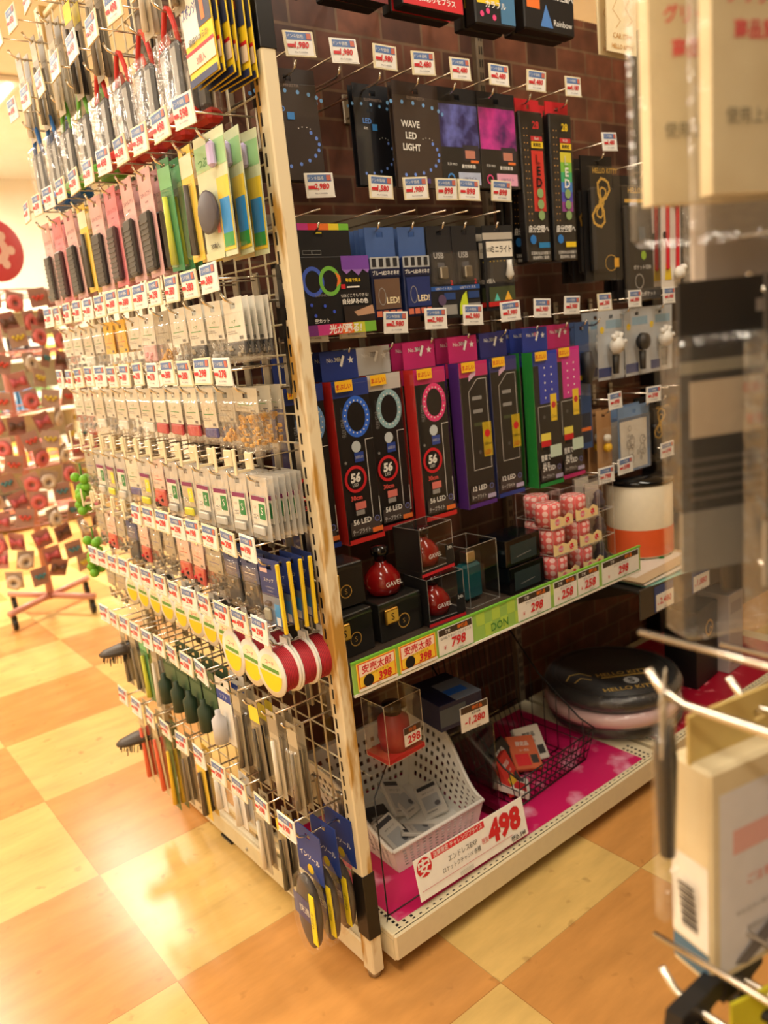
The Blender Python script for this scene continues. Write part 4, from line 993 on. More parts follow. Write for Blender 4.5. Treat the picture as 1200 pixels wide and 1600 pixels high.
right_hook(1.098, 1.570, 'above the tall black bag with the gold bow', '1,480', 'white')
hangs(bow_bag(.125, .285, True, False), 1.098, 1.570, .225, 3, .036, 'tall black bag with a gold bow', 'gift bag')
hangs(bow_bag(.165, .305, False, False), 1.262, 1.530, .235, 2, .036, 'black pocket bag with gold lettering and green dot', 'gift bag')
HR.put((1.262, .4475, 1.530), 0, 'long chrome hook holding the black pocket bags', 'hook', 'hooks on the brick panels')
def strap_card():
    W, H = .098, .285; t = thing('strap_card', None, None)
    b = MB(); hang_card(b, W, .014, -H, .0018, (240, 232, 222)); prints(b, W, H, -.0009, [('c', .25, .82, .16, (200, 210, 230)), ('c', .7, .85, .16, (226, 200, 200)), ('c', .16, .50, .10, BK), ('t', .5, .4, .05, 'SEAT', (60, 50, 50), .5), ('p', [(.15, .08), (.5, .08), (.45, .2), (.2, .24)], YE)], -W/2, -H); b.build('card', t)
    k = MB(); k.box(-.030, -.018, -.010, -.0015, -.235, -.055, RD, .003); k.box(.020, .032, -.010, -.0015, -.235, -.055, RD, .003); k.box(-.030, .032, -.010, -.0015, -.060, -.048, RD, .003); k.build('red_strap', t)
    for z in (-.045, -.245):
        g = MB(); g.lathe([(.004, -.028), (.016, -.022), (.019, -.012), (.012, -.003)], 0, 0, 'white', 14, 'y'); g.lathe([(.002, -.026), (.009, -.02), (.009, -.008)], .018, .014, 'white', 10, 'y')
        for i in range(len(g.v)): x, y, zz = g.v[i]; g.v[i] = (x+.022, y, zz+z)
        g.build('white_pad', t)
    return t
hangs(strap_card, 1.415, 1.535, .215, 2, .035, 'white card with a red strap loop', 'strap card')
HR.put((1.415, .4475, 1.535), 0, 'long chrome hook holding the red strap cards', 'hook', 'hooks on the brick panels')
def dark_bag():
    W, H = .11, .25; t = thing('dark_accessory_bag', None, None)
    b = MB(); hang_card(b, W, .014, -H, .002, (34, 28, 26)); prints(b, W, H, -.001, [('r', .1, .05, .9, .3, (70, 60, 46)), ('d', [(random.random()*.8+.1, random.random()*.5+.35) for _ in range(14)], .03, (110, 92, 70))], -W/2, -H); b.build('card', t)
    s = MB(); s.box(-W*.48, W*.48, -.02, -.001, -H*.98, -.03, 'clear_film', .006); s.build('clear_bag', t); return t
for i, x in enumerate((1.535, 1.67)):
    hangs(dark_bag, x, 1.53, .225, 2, .035, ['dark patterned bag right of the red strap card', 'dark patterned bag at the right end of its row'][i], 'accessory bag')
    HR.put((x, .4475, 1.53), 0, ['long chrome hook with dark bags right of the strap', 'long chrome hook with dark bags at the right end'][i], 'hook', 'hooks on the brick panels')
for i, (x, z, p, nm) in enumerate([(1.185, 1.190, '1,080', 'left one over the white glove toys'), (1.345, 1.190, '1,480', 'right one over the white glove toys'),
                               (1.085, .935, '498', 'over the beige figure pack'), (1.260, .930, '398', 'over the line drawing pack'), (1.43, .93, '398', 'right of the line drawing pack')]):
    right_hook(x, z, nm, p, 'white')
def glove_pack(gl):
    def f():
        W, H = .115, .165; t = thing('figure_pack', None, None)
        b = MB(); hang_card(b, W, .016, -H, .0018, (196, 200, 204)); prints(b, W, H, -.0009, [('r', .3, .82, .9, .95, (150, 180, 200)), ('r', .0, .05, .5, .2, (70, 80, 130)), ('c', .15, .8, .08, YE)], -W/2, -H); b.build('card', t)
        k = MB()
        if gl:
            k.lathe([(.004, -.038), (.020, -.030), (.024, -.016), (.014, -.004)], 0, 0, 'white', 14, 'y')
            for dx, dz in ((-.016, .018), (-.004, .024), (.010, .021), (.022, .006)): k.tube([(dx*.6, -.02, dz*.6), (dx*1.5, -.024, dz*1.5)], [.007, .006], 'white', 8)
        else: k.lathe([(.004, -.036), (.022, -.028), (.024, -.014), (.014, -.004)], 0, 0, (20, 19, 20), 14, 'y')
        for i in range(len(k.v)): x, y, z = k.v[i]; k.v[i] = (x, y, z-.075)
        k.tube([(0, -.015, -.10), (0, -.015, -.150)], [.010, .008], (24, 22, 22), 8); k.build('figure', t)
        s = MB(); s.box(-W*.48, W*.48, -.045, -.001, -H*.98, -.03, 'clear_plastic', .008); s.build('blister', t); return t
    return f
hangs(glove_pack(True), 1.145, 1.190, .23, 2, .05, 'clear pack with a white glove shaped piece', 'figure pack')
hangs(glove_pack(False), 1.255, 1.190, .225, 2, .05, 'clear pack with a round black piece', 'figure pack')
hangs(glove_pack(True), 1.365, 1.190, .225, 2, .05, 'clear pack with a white piece, further right', 'figure pack')
def beige_fig():
    W, H = .062, .165; t = thing('beige_figure_pack', None, None)
    b = MB(); hang_card(b, W, .014, -H, .0018, (196, 152, 106)); b.build('card', t)
    k = MB(); k.lathe([(.003, -.020), (.011, -.016), (.011, -.006)], 0, 0, (236, 232, 220), 12, 'y'); n = len(k.v); k.lathe([(.003, -.022), (.012, -.018), (.012, -.006)], 0, 0, (240, 190, 30), 12, 'y')
    for i in range(len(k.v)): x, y, z = k.v[i]; k.v[i] = (x, y, z-(.062 if i < n else .088))
    k.build('figure', t)
    s = MB(); s.box(-W*.47, W*.47, -.026, -.001, -H*.8, -.03, 'clear_plastic', .006); s.build('blister', t); return t
hangs(beige_fig, 1.090, .935, .225, 3, .03, 'beige pack with a white and yellow figure', 'figure pack')
def sketch_pack():
    W, H = .145, .165; t = thing('line_drawing_pack', None, None)
    b = MB(); hang_card(b, W, .016, -H, .002, (120, 150, 190)); prints(b, W, H, -.001, [('r', .04, .04, .90, .86, (226, 220, 208))]+[('o', random.uniform(.2, .8), random.uniform(.15, .75), random.uniform(.03, .09), .010, (110, 104, 100), random.uniform(.7, 1.4)) for _ in range(16)], -W/2, -H); b.build('card', t)
    s = MB(); s.box(-W/2, W/2, -.006, -.001, -H, -.012, 'clear_film', .003); s.build('clear_bag', t); return t
hangs(sketch_pack, 1.205, .930, .21, 2, .03, 'white pack covered with small line drawings', 'drawing pack')
hangs(bow_bag(.09, .17, True, False), 1.345, .935, .235, 2, .036, 'small black and gold bag behind the drawings', 'gift bag')
HR.put((1.345, .4475, .935), 0, 'long chrome hook holding the small black gold bag', 'hook', 'hooks on the brick panels')
for i, (x, z, p, nm) in enumerate([(1.035, .775, '798', 'over the grey figure boxes'), (1.12, .785, '598', 'beside the large white can'), (1.32, .795, '698', 'above the large white can')]):
    right_hook(x, z-.03, nm, p, 'white')

# ================================================================== GOODS ON THE MIDDLE SHELF
ZS = .6145
def acc_box(label, loc, rz, W=.10, D=.07, H=.085, gold=True):
    t = thing('black_fragrance_box', label, 'fragrance box', loc, rz)
    b = MB(); b.box(-W/2, W/2, -D/2, D/2, 0, H, (26, 24, 20), .002); b.build('box', t)
    p = MB(); prints(p, W, H, -D/2, [('o', .55, .38, .14, .02, GD), ('t', .55, .38, .12, 'S', GD), ('p', [(0, .8), (.6, .9), (1, .86), (1, .9), (.5, .95), (0, .86)], (50, 46, 36))], -W/2, 0); p.build('print', t)
    if gold:
        g = MB(); g.box(-W*.42, -W*.12, -D/2-.010, -D/2-.002, H*.45, H*.85, 'gold', .002); g.box(-W*.40, -W*.14, -D/2-.0104, -D/2-.010, H*.5, H*.8, (214, 170, 60)); g.text('S', -W*.27, H*.65, .014, -D/2-.0108, BK); g.build('gold_tag', t)
    s = MB(); s.box(-W/2-.002, W/2+.002, -D/2-.0015, D/2+.0015, 0, H+.0015, 'clear_plastic', .002); s.build('wrap', t)
    return t
acc_box('black gold-tagged fragrance box on the shelf beside the post, lower one', (.108, .12, ZS), .05)
acc_box('black gold-tagged fragrance box stacked on top beside the post', (.118, .145, ZS+.0885), -.06, .095, .07, .085)
acc_box('black gold-tagged fragrance box second along the shelf', (.232, .125, ZS), .02, .11, .07, .08)
def gavel_bottle(mb, cx, cy, z, s=1.0):
    mb.lathe([(.004*s, z), (.033*s, z+.002), (.038*s, z+.018*s), (.036*s, z+.036*s), (.022*s, z+.054*s), (.012*s, z+.060*s), (.012*s, z+.066*s)], cx, cy, mat((128, 14, 14), .14), 24)
    mb.text('GAVEL', cx, z+.026*s, .010*s, cy-.0385*s, WH, .05*s, .01)
t = thing('fragrance_bottle', 'round red fragrance bottle standing bare on the second black box', 'bottle', (.232, .14, ZS+.0825))
b = MB(); gavel_bottle(b, 0, 0, 0, 1.0); b.build('bottle_body', t)
b = MB(); b.lathe([(.012, .062), (.012, .076), (.018, .080), (.018, .096), (.004, .098)], 0, 0, 'black_gloss', 20); b.build('cap', t)
def gavel_box(label, loc, rz):
    W, D, H = .098, .075, .100
    t = thing('red_bottle_box', label, 'fragrance box', loc, rz)
    f = MB(); f.box(-W/2, W/2, -D/2, D/2, 0, .012, (24, 20, 20), .001); f.box(-W/2, -W/2+.002, -D/2, D/2, .012, H, (22, 20, 20)); f.box(-W/2, W/2, D/2-.002, D/2, .012, H, (22, 20, 20)); f.box(-W/2, W/2, -D/2-.0006, -D/2, .0, .006, RD)
    f.box(W*.26, W/2, -D/2-.0006, -D/2, .010, .050, (30, 28, 28)); f.text('24h', W*.38, .044, .007, -D/2-.001, WH); f.build('carton', t)
    g = MB(); gavel_bottle(g, -.004, 0, .013, .92); g.lathe([(.010, .072), (.010, .078), (.017, .080), (.017, .094), (.003, .095)], -.004, 0, 'black_gloss', 16); g.build('bottle', t)
    s = MB(); s.cbox(-W/2+.002, W/2, -D/2, D/2-.002, .012, H); s.build('window', t); return t
gavel_box('red fragrance bottle in a clear black box, lower of two', (.342, .110, ZS), -.05)
gavel_box('red fragrance bottle in a clear black box, upper of two', (.345, .135, ZS+.1005), .08)
t = thing('teal_fragrance_box', 'clear box holding a square teal bottle with chrome cap', 'fragrance box', (.462, .13, ZS), .03)
b = MB(); b.box(-.028, .028, -.016, .016, .004, .085, mat((24, 78, 84), .12), .006); b.build('bottle', t)
b = MB(); b.box(-.013, .013, -.012, .012, .087, .112, 'chrome', .002); b.build('cap', t)
b = MB(); b.cbox(-.046, .046, -.045, .045, 0, .135); b.build('clear_box', t)
def blackb(label, loc):
    W, D, H = .115, .08, .062
    t = thing('black_gloss_box', label, 'gloss box', loc, .02)
    b = MB(); b.box(-W/2, W/2, -D/2, D/2, 0, H, 'black_gloss', .002); b.build('box', t)
    p = MB(); prints(p, W, H, -D/2, [('r', .12, .12, .88, .80, (40, 56, 56)), ('p', [(.3, .3), (.7, .36), (.7, .38), (.3, .32)], GY)], -W/2, 0); p.build('window_print', t)
blackb('black glossy box on the shelf, lower of two', (.585, .11, ZS)); blackb('black glossy box stacked on its twin', (.582, .115, ZS+.0625))
def dot_box(label, loc, rz=0):
    W, D, H = .080, .07, .062
    t = thing('polka_dot_gift_box', label, 'gift box', loc, rz, 'polka dot gift boxes')
    r = MB(); r.lathe([(.004, .003), (.030, .003), (.030, .050), (.026, .053), (.004, .053)], -.006, 0, 'polka', 24); r.build('tin', t)
    c = MB(); c.poly([(-W/2, .0), (W/2, .0), (W/2, .020), (W*.3, .028), (W*.1, .020), (-W*.1, .026), (-W*.3, .022), (-W/2, .028)], -D/2-.0006, (250, 220, 160), .0004)
    prints(c, W, .03, -D/2-.0007, [('c', .3, .45, .10, (240, 120, 140)), ('t', .3, .45, .25, 'fresh', WH, .3), ('c', .75, .4, .09, (230, 50, 60)), ('d', [(.65+.06*i, .25+.2*(i % 2)) for i in range(5)], .02, WH)], -W/2, 0); c.build('front_card', t)
    s = MB(); s.cbox(-W/2, W/2, -D/2, D/2, 0, H); s.build('clear_box', t)
for lv, nm in enumerate(['bottom', 'middle', 'top']):
    for k, (x, pn) in enumerate([(.690, 'front left'), (.782, 'front right')]):
        dot_box(f'polka dot tin box, {pn} stack, {nm} one', (x-.006*(lv == 2), .075+.004*lv, ZS+lv*.0625), random.uniform(-.05, .05))
for lv in range(3): dot_box(f'polka dot tin box, stack at the back, {["bottom", "middle", "top"][lv]} one', (.735, .160, ZS+lv*.0625), random.uniform(-.04, .04))
def grey_fig(label, loc):
    t = thing('small_clear_box', label, 'clear box', loc, random.uniform(-.05, .05))
    b = MB(); b.lathe([(.004, .002), (.014, .004), (.016, .016), (.010, .030), (.012, .036), (.004, .046)], 0, 0, (70, 66, 80), 14); b.build('figure', t)
    p = MB(); p.box(-.026, .026, .018, .0195, .001, .062, (206, 196, 180)); p.text('L', -.01, .02, .018, .0175, WH); p.build('backing', t)
    s = MB(); s.cbox(-.028, .028, -.022, .022, 0, .064); s.build('clear_box', t)
for lv in range(3):
    grey_fig(f'small clear box with grey figure, left stack, {["bottom", "middle", "top"][lv]} one', (.850, .07, ZS+lv*.0645))
    grey_fig(f'small clear box with grey figure, right stack, {["bottom", "middle", "top"][lv]} one', (.882, .125, ZS+lv*.0645))
# dark shelf goods
ZD = .5085
t = thing('storage_can', 'large white drum with an orange lower band on the dark shelf', 'can', (1.205, .20, ZD+.020))
b = MB(); b.lathe([(.01, .0), (.088, .0), (.09, .005), (.09, .20), (.085, .203), (.01, .203)], 0, 0, (228, 214, 186), 32); b.lathe([(.0904, .004), (.0908, .006), (.0908, .078), (.0904, .08)], 0, 0, (226, 92, 40), 32, caps=False); b.build('drum', t)
b = MB(); b.lathe([(.004, .203), (.092, .203), (.093, .214), (.004, .216)], 0, 0, 'black_gloss', 32); b.build('lid', t)
for k, (dz, c, l) in enumerate([(0, (150, 205, 190), 'mint green flat pack at the bottom of the pile'), (.006, (214, 204, 188), 'white flat pack in the middle of the pile'), (.012, (200, 176, 140), 'beige flat pack on top of the pile')]):
    t = thing('flat_pack', l + ' on the dark shelf', 'flat pack', (1.10-.010*k, .13+.010*k, ZD+dz), .06*(k-1))
    b = MB(); b.box(-.11, .19, -.105, .12, 0, .0035, c, .001); b.build('sheet', t)
    p = MB(); prints(p, .28, .2, 0, [('r', .05, .1, .95, .9, (226, 216, 200))]+[('c', random.uniform(.1, .9), random.uniform(.2, .8), .03, random.choice([RD, BL, BK, GR])) for _ in range(10)]); p.v = [(x-.10, z-.09, .0036-y*.6) for x, y, z in p.v]; p.build('print', t)

# ================================================================== GOODS ON THE BASE SHELF
ZB = .0935
# white perforated basket
def basket():
    t = thing('plastic_basket', 'white perforated plastic basket on the magenta mat', 'basket', (.285, .225, ZB), -.02)
    # tapered open box, low scooped front
    bw, bd, tw, td = .115, .125, .162, .150
    def P4(sx, sy, f): return (sx*(bw+(tw-bw)*f), sy*(bd+(td-bd)*f))
    Hb, Hf = .185, .062
    th = .0022; m = MB(); c = 'white'
    m.box(-bw, bw, -bd, bd, 0, .003, c)
    # side height profile rises towards the back
    def side(sx):
        n = 14; A = []
        for i in range(n+1):
            v = i/n; h = Hf+(Hb-Hf)*(1-math.cos(min(1, v*1.35)*PI))/2
            A.append((v, h))
        rows = []
        for v, h in A:
            col = []
            for k in range(9):
                f = k/8; z = h*f; g = z/Hb
                x, y0_ = P4(sx, -1, g); _, y1_ = P4(sx, 1, g); col.append((x, y0_+(y1_-y0_)*v, z))
            rows.append(col)
        return rows
    def grid(rows, holes, flip, off):
        nonlocal m
        for i in range(len(rows)-1):
            for k in range(len(rows[0])-1):
                a, b_, cc, d = [Vector(p) for p in (rows[i][k], rows[i+1][k], rows[i+1][k+1], rows[i][k+1])]
                hole = holes and 0 < k < len(rows[0])-2 and 0 < i < len(rows)-2
                o = Vector(off)*th
                quads = [(a, b_, cc, d)]
                if hole:
                    ce = (a+b_+cc+d)/4; A2, B2, C2, D2 = [ce+(p-ce)*.52 for p in (a, b_, cc, d)]
                    quads = [(a, b_, B2, A2), (b_, cc, C2, B2), (cc, d, D2, C2), (d, a, A2, D2)]
                for q in quads:
                    m.add([p for p in q], [(0, 1, 2, 3)], c); m.add([p+o for p in q], [(3, 2, 1, 0)], c)
    for sx in (-1, 1): grid(side(sx), True, False, (-sx, 0, 0))
    def wall(sy, h):
        rows = []
        for i in range(15):
            v = i/14; col = []
            for k in range(9):
                z = h*k/8; g = z/Hb; x, y = P4(1, sy, g); col.append((-x+2*x*v, y, z))
            rows.append(col)
        return rows
    grid(wall(-1, Hf), True, False, (0, 1, 0)); grid(wall(1, Hb), True, False, (0, -1, 0))
    m.build('perforated_shell', t)
    r = MB(); pts = []
    sL = [r_[-1] for r_ in side(-1)]; sR = [r_[-1] for r_ in side(1)]
    loop = sL + list(reversed(sR)) + [sL[0]]
    r.tube(loop, .0045, c, 8); r.build('rim', t)
    return t
basket()
# cards lying in the basket
def small_pack(label, loc, rot, W=.058, H=.094, c=(206, 202, 194)):
    t = thing('small_gadget_pack', label, 'gadget pack', loc); t.rotation_euler = rot
    b = MB(); b.box(-W/2, W/2, -.004, .004, 0, H, c, .001); b.build('pack', t)
    p = MB(); prints(p, W, H, -.004, [('r', .1, .82, .9, .94, (60, 60, 64)), ('t', .5, .7, .06, 'Wチャージ', BK, .8), ('r', .15, .2, .85, .6, (170, 172, 174)), ('r', .15, .1, .6, .14, GY), ('c', .7, .3, .12, (90, 90, 96))], -W/2, 0); p.build('print', t)
    return t
BKT = (.285, .215, ZB)
for i, (dx, dy, dz, rx, ry, rz, l) in enumerate([
    (.035, .01, .010, -1.0, .15, .3, 'white gadget pack leaning in the basket middle'), (.005, .015, .016, -.9, .45, .1, 'white gadget pack crossed beside the middle one'),
    (.065, -.035, .012, -1.25, -.3, -.5, 'white gadget pack lying right in the basket'), (-.02, -.045, .008, -1.35, .3, .5, 'white gadget pack lying flat in the basket middle'),
    (-.062, -.085, .010, -1.0, -.05, .2, 'white gadget pack at the front left of the basket'), (.03, -.075, .010, -1.3, .2, 1.2, 'white gadget pack at the front middle of the basket'),
    (-.05, .0, .006, -1.4, .1, -.2, 'dark gadget pack under the others in the basket')]):
    small_pack(l, (BKT[0]+dx, BKT[1]+dy, BKT[2]+dz), (rx, ry, rz), c=(206, 202, 194) if i < 6 else (60, 58, 60))
# sale sign hanging on the front of the basket
t = thing('sale_sign', 'white sign reading 498 clipped to the basket front', 'sale sign', (.288, -.006, .148)); t.rotation_euler = (-.20, .02, .0)
W, H = .315, .085
b = MB(); b.box(-W/2, W/2, 0, .0015, -H/2, H/2, (246, 244, 238), .0005); b.build('board', t)
p = MB(); prints(p, W, H, 0, [('r', .145, .80, .62, .97, (216, 50, 60)), ('t', .38, .885, .13, '決算限定 チャレンジプライス', WH, .44, .01), ('c', .075, .74, .062, RD), ('t', .075, .74, .40, '安', WH, .12, .02),
                             ('t', .795, .58, .62, '498', RD, .34, .05, .06), ('t', .60, .50, .15, '税抜', RD, .06), ('t', .40, .60, .14, 'エンドレスEXP', BK, .26), ('t', .38, .40, .13, 'ロケットクチャンX 各種', BK, .34), ('t', .9, .12, .14, '税込 548', BK, .14, .02), ('r', .02, .22, .85, .235, (200, 120, 130)), ('t', .4, .10, .10, '||||||||||||||||', GY, .3)], -W/2, -H/2); p.build('print', t)
c = MB(); c.box(-.006, .010, -.004, .012, H/2-.012, H/2+.010, 'clear_plastic', .001); c.build('clip', t)
# acrylic divider with black wire
t = thing('wire_divider', 'thin black wire divider frame in front of the basket', 'divider', (.070, .02, ZB))
b = MB(); b.tube([(0, 0, .002), (0, 0, .262), (.36, .30, .262)], .0015, 'black_wire', 6); b.build('wire_frame', t)
b = MB(); b.tube([(0, 0, .0025), (.36, 0, .0025)], .0012, 'black_wire', 6); b.build('bottom_wire', t)
b = MB(); b.tube([(0, .0, .0025), (-.012, -.012, .0025)], .0012, 'black_wire', 6); b.build('foot', t)
t = thing('acrylic_divider', 'clear smoky acrylic divider standing beside the basket', 'divider', (.462, .09, ZB))
b = MB(); b.box(0, .003, 0, .30, 0, .235, 'smoky_acrylic', .0005); b.build('panel', t)
b = MB(); b.box(-.02, .003, 0, .30, 0, .002, 'smoky_acrylic'); b.build('foot', t)
# packs standing on the base shelf behind the basket: 298 and 1,280, on a clear riser
t = thing('red_gel_box', 'clear box of red gel with a 298 sticker under the shelf', 'gel box', (.192, .10, .3715), .04)
W, D, H = .098, .07, .128
b = MB(); b.lathe([(.004, .008), (.030, .010), (.034, .04), (.032, .075), (.018, .085), (.018, .092)], 0, 0, (150, 20, 36), 22); b.build('gel_bottle', t)
b = MB(); b.lathe([(.019, .086), (.020, .108), (.004, .110)], 0, 0, 'black_gloss', 18); b.build('cap', t)
b = MB(); b.cbox(-W/2, W/2, -D/2, D/2, 0, H); b.box(-W/2, W/2, -D/2, D/2, 0, .010, (200, 30, 40)); b.build('clear_box', t)
b = MB(); b.box(-.005, .040, -D/2-.0016, -D/2-.0006, .022, .062, WH); prints(b, .045, .04, -D/2-.0016, [('r', 0, .65, 1, 1, (70, 50, 40)), ('t', .5, .82, .24, '特価', OR, .8), ('t', .55, .32, .45, '298', RD, .8, .03)], -.005, .022); b.build('price_sticker', t)
t = thing('blue_spray_box', 'dark blue box with a 1,280 price card under the shelf', 'boxed goods', (.365, .14, .372), -.10)
W, D, H = .115, .13, .06
b = MB(); b.box(-W/2, W/2, -D/2, D/2, 0, H, (22, 26, 60), .001); b.box(-W*.1, W*.5, -D/2-.0003, D*.2, H, H+.0006, (120, 130, 150)); b.box(-W*.1, W*.35, -D*.3, -D*.1, H+.0006, H+.001, (40, 100, 200)); b.box(-W/2, W*.1, -D/2-.0006, -D/2, .01, H-.01, (70, 80, 90)); b.build('box', t)
b = MB(); b.box(-.006, .070, -D/2-.0022, -D/2-.001, -.020, .038, WH); prints(b, .076, .058, -D/2-.0022, [('r', .02, .72, .98, .98, (70, 50, 40)), ('t', .6, .85, .16, '特価品', OR, .6, .02), ('t', .55, .64, .10, '激安価格', BK, .5), ('t', .5, .36, .34, '-1,280', RD, .92, .03, .12), ('t', .6, .08, .07, '||||||||||', BK, .5)], -.006, -.020); b.build('price_card', t)
# the two boxes stand on a clear hanging tray under the middle shelf
t = thing('clear_tray', 'clear hanging tray under the middle shelf holding two boxes', 'tray', (.26, .14, 0))
b = MB(); b.box(-.16, .20, -.075, .085, .366, .3705, 'clear_plastic'); b.build('tray_base', t)
for x in (-.16, .197):
    b = MB(); b.box(x, x+.003, .05, .085, .3705, .599, 'clear_plastic'); b.build('hanger', t)

# black wire basket
def wire_basket():
    t = thing('wire_basket', 'black wire basket with a high curved back on the magenta mat', 'wire basket', (.64, .165, ZB+.003), .06)
    b = MB(); n = 15; X = .135
    for i in range(n):
        x = -X+2*X*i/(n-1)
        b.tube([(x*1.12, -.105, .085), (x, -.085, .0), (x, .10, .0), (x*1.05, .135, .10), (x*1.1, .155, .30)], .0013, 'black_wire', 5)
    h = b
    for (y, z, k) in [(-.105, .085, 1.12), (-.098, .055, 1.08), (-.092, .028, 1.04), (-.085, .0, 1.0), (0, 0, 1.0), (.10, 0, 1.0), (.135, .10, 1.05), (.155, .30, 1.1)]:
        h.tube([(-X*k, y, z), (X*k, y, z)], .0017, 'black_wire', 6)
    h.build('wire_grid', t)
    for q in (-1, 1):
        s = MB()
        s.tube([(q*X*1.12, -.105, .085), (q*X*1.12, -.06, .10), (q*X*1.10, .06, .19), (q*X*1.1, .155, .30)], .0022, 'black_wire', 6)
        for i in range(6):
            f = i/5; y = -.08+.20*f; s.tube([(q*X, y, 0), (q*X*1.1, y+.01, .095+.15*f)], .0013, 'black_wire', 5)
        s.tube([(q*X*1.04, -.09, .045), (q*X*1.06, .12, .045)], .0013, 'black_wire', 5)
        s.build('side_wires', t)
    return t
wire_basket()
for i, (x, y, z, rot, c1, c2, l) in enumerate([
    (.555, .12, .10, (-.5, .1, .5), (214, 60, 50), (240, 200, 60), 'red and yellow pack leaning left in the wire basket'),
    (.60, .17, .10, (-.6, -.2, .2), (40, 36, 34), GD, 'black and gold pack at the back of the wire basket'),
    (.635, .15, .105, (-.9, .2, -.3), (220, 110, 70), (230, 40, 50), 'orange red pack in the middle of the wire basket'),
    (.685, .17, .100, (-.7, .1, -.2), (226, 222, 212), (240, 200, 40), 'white pack lying on the right in the wire basket'),
    (.575, .10, .10, (-1.2, .1, .8), (230, 226, 216), (206, 40, 50), 'white and red pack at the front of the wire basket')]):
    t = thing('car_goods_pack', l, 'goods pack', (x, y, z)); t.rotation_euler = rot
    b = MB(); b.box(-.04, .04, -.008, .008, 0, .09, c1, .002); b.build('pack', t)
    p = MB(); prints(p, .08, .09, -.008, [('r', .1, .1, .6, .45, c2), ('t', .5, .75, .14, '限定品', WH if i != 3 and i != 4 else BK, .8, .02), ('t', .5, .55, .07, 'カー用品', WH if i < 3 else BK, .7), ('r', .65, .15, .9, .4, (60, 60, 60))], -.04, 0); p.build('print', t)
# steering wheel covers lying in a pile
def wheel_cover(label, loc, ringc, tilt, big):
    t = thing('steering_wheel_cover', label, 'wheel cover', loc); t.rotation_euler = tilt
    R, r = .185, .020
    b = MB(); n = 48
    rings = []
    for i in range(n+1):
        a = 2*PI*i/n; rings.append([((R-r+r*math.cos(2*PI*j/10))*math.cos(a), (R-r+r*math.cos(2*PI*j/10))*math.sin(a), r+r*math.sin(2*PI*j/10)) for j in range(10)])
    b.loft(rings, ringc, False, True); b.build('padded_ring', t)
    c = MB(); c.lathe([(.004, .028), (.150, .028), (.172, .032), (.172, .036), (.004, .037)], 0, 0, (18, 16, 18), 40); c.build('card_insert', t)
    p = MB(); g = (214, 170, 70)
    prints(p, .3, .3, 0, [('t', .60, .44, .065, 'HELLO KITTY', g, .56, .015), ('r', .36, .365, .84, .390, g), ('c', .60, .27, .07, (210, 210, 210)), ('t', .60, .27, .09, 'S', BK, None, .03), ('t', .56, .13, .065, 'HELLO KITTY', g, .62, .015), ('l', [(.04, .40), (.10, .50), (.20, .52), (.28, .44)], .012, g), ('l', [(.10, .34), (.18, .42), (.26, .36)], .010, g)], -.15, -.15)
    p.v = [(x, z, .0376-y*.6) for x, y, z in p.v]; p.build('print', t)
    s = MB(); s.lathe([(.01, -.0), (.150, -.001), (.188, .006), (.190, .022), (.180, .041), (.16, .043), (.01, .040)], 0, 0, 'clear_film', 40); s.build('clear_bag', t)
    return t
wheel_cover('black gold-lettered wheel cover at the bottom of the pile', (1.045, .19, ZB+.002), (22, 19, 20), (0, 0, -.6), 1)
wheel_cover('pink rimmed wheel cover in the middle of the pile', (1.020, .18, ZB+.046), (214, 178, 176), (0, 0, -.65), 1)
wheel_cover('black gold-lettered wheel cover on top of the pile', (1.030, .185, ZB+.090), (20, 18, 20), (0.0, 0, -.6), 1)
# goods at the right of the second bay base
t = thing('black_ring_box', 'black box with a gold ring emblem right of the wheel covers', 'boxed goods', (1.36, .14, ZB), .1)
b = MB(); b.box(-.07, .07, -.05, .05, 0, .24, BK, .002); b.build('box', t)
p = MB(); prints(p, .14, .24, -.05, [('o', .6, .7, .18, .04, GD), ('o', .66, .66, .08, .03, GD)], -.07, 0); p.build('print', t)
t = thing('grey_box', 'plain grey box standing at the right end of the base', 'boxed goods', (1.49, .12, ZB), .05)
b = MB(); b.box(-.045, .045, -.05, .05, 0, .25, (176, 170, 170), .002); b.build('box', t)
p = MB(); prints(p, .09, .25, -.05, [('r', .1, .75, .9, .9, (150, 144, 146)), ('r', .2, .1, .8, .2, (140, 134, 136))], -.045, 0); p.build('print', t)

# ================================================================== PINK ROTATING STAND IN THE LEFT AISLE
SX, SY = .285, 2.99
t = thing('rotating_stand', 'pink rotating display stand on four casters in the left aisle', 'display stand', (SX, SY, 0))
b = MB(); PKM = mat((206, 146, 130), .4)
b.tube([(0, 0, .07), (0, 0, 1.78)], .018, PKM, 12); b.build('pole', t)
for i in range(4):
    a = .55+i*PI/2; b = MB(); dx, dy = math.cos(a), math.sin(a)
    b.tube([(0, 0, .085), (dx*.27, dy*.27, .085)], .016, PKM, 8); leg = b.build('foot_arm', t)
    c = MB(); c.lathe([(.004, -.010), (.026, -.010), (.028, 0), (.026, .010), (.004, .010)], 0, .028, 'black', 16, 'x'); c.box(-.012, .012, -.014, .014, .028, .072, 'black', .003)
    for k in range(len(c.v)): x, y, z = c.v[k]; c.v[k] = (x+dx*.25, y+dy*.25, z)
    c.build('caster', leg)
for z in (.50, .76, 1.02, 1.28, 1.54):
    b = MB(); b.tube([(.30*math.cos(k*PI/12), .30*math.sin(k*PI/12), z) for k in range(25)], .004, PKM, 6)
    for k in range(8): b.tube([(0, 0, z-.03), (.30*math.cos(k*PI/4), .30*math.sin(k*PI/4), z)], .003, PKM, 5)
    b.build('wire_tier', t)
t = thing('round_header_sign', 'round pink sign with a white flower shape on top of the stand', 'sign', (SX-.12, SY-.02, 1.58), PI*.1)
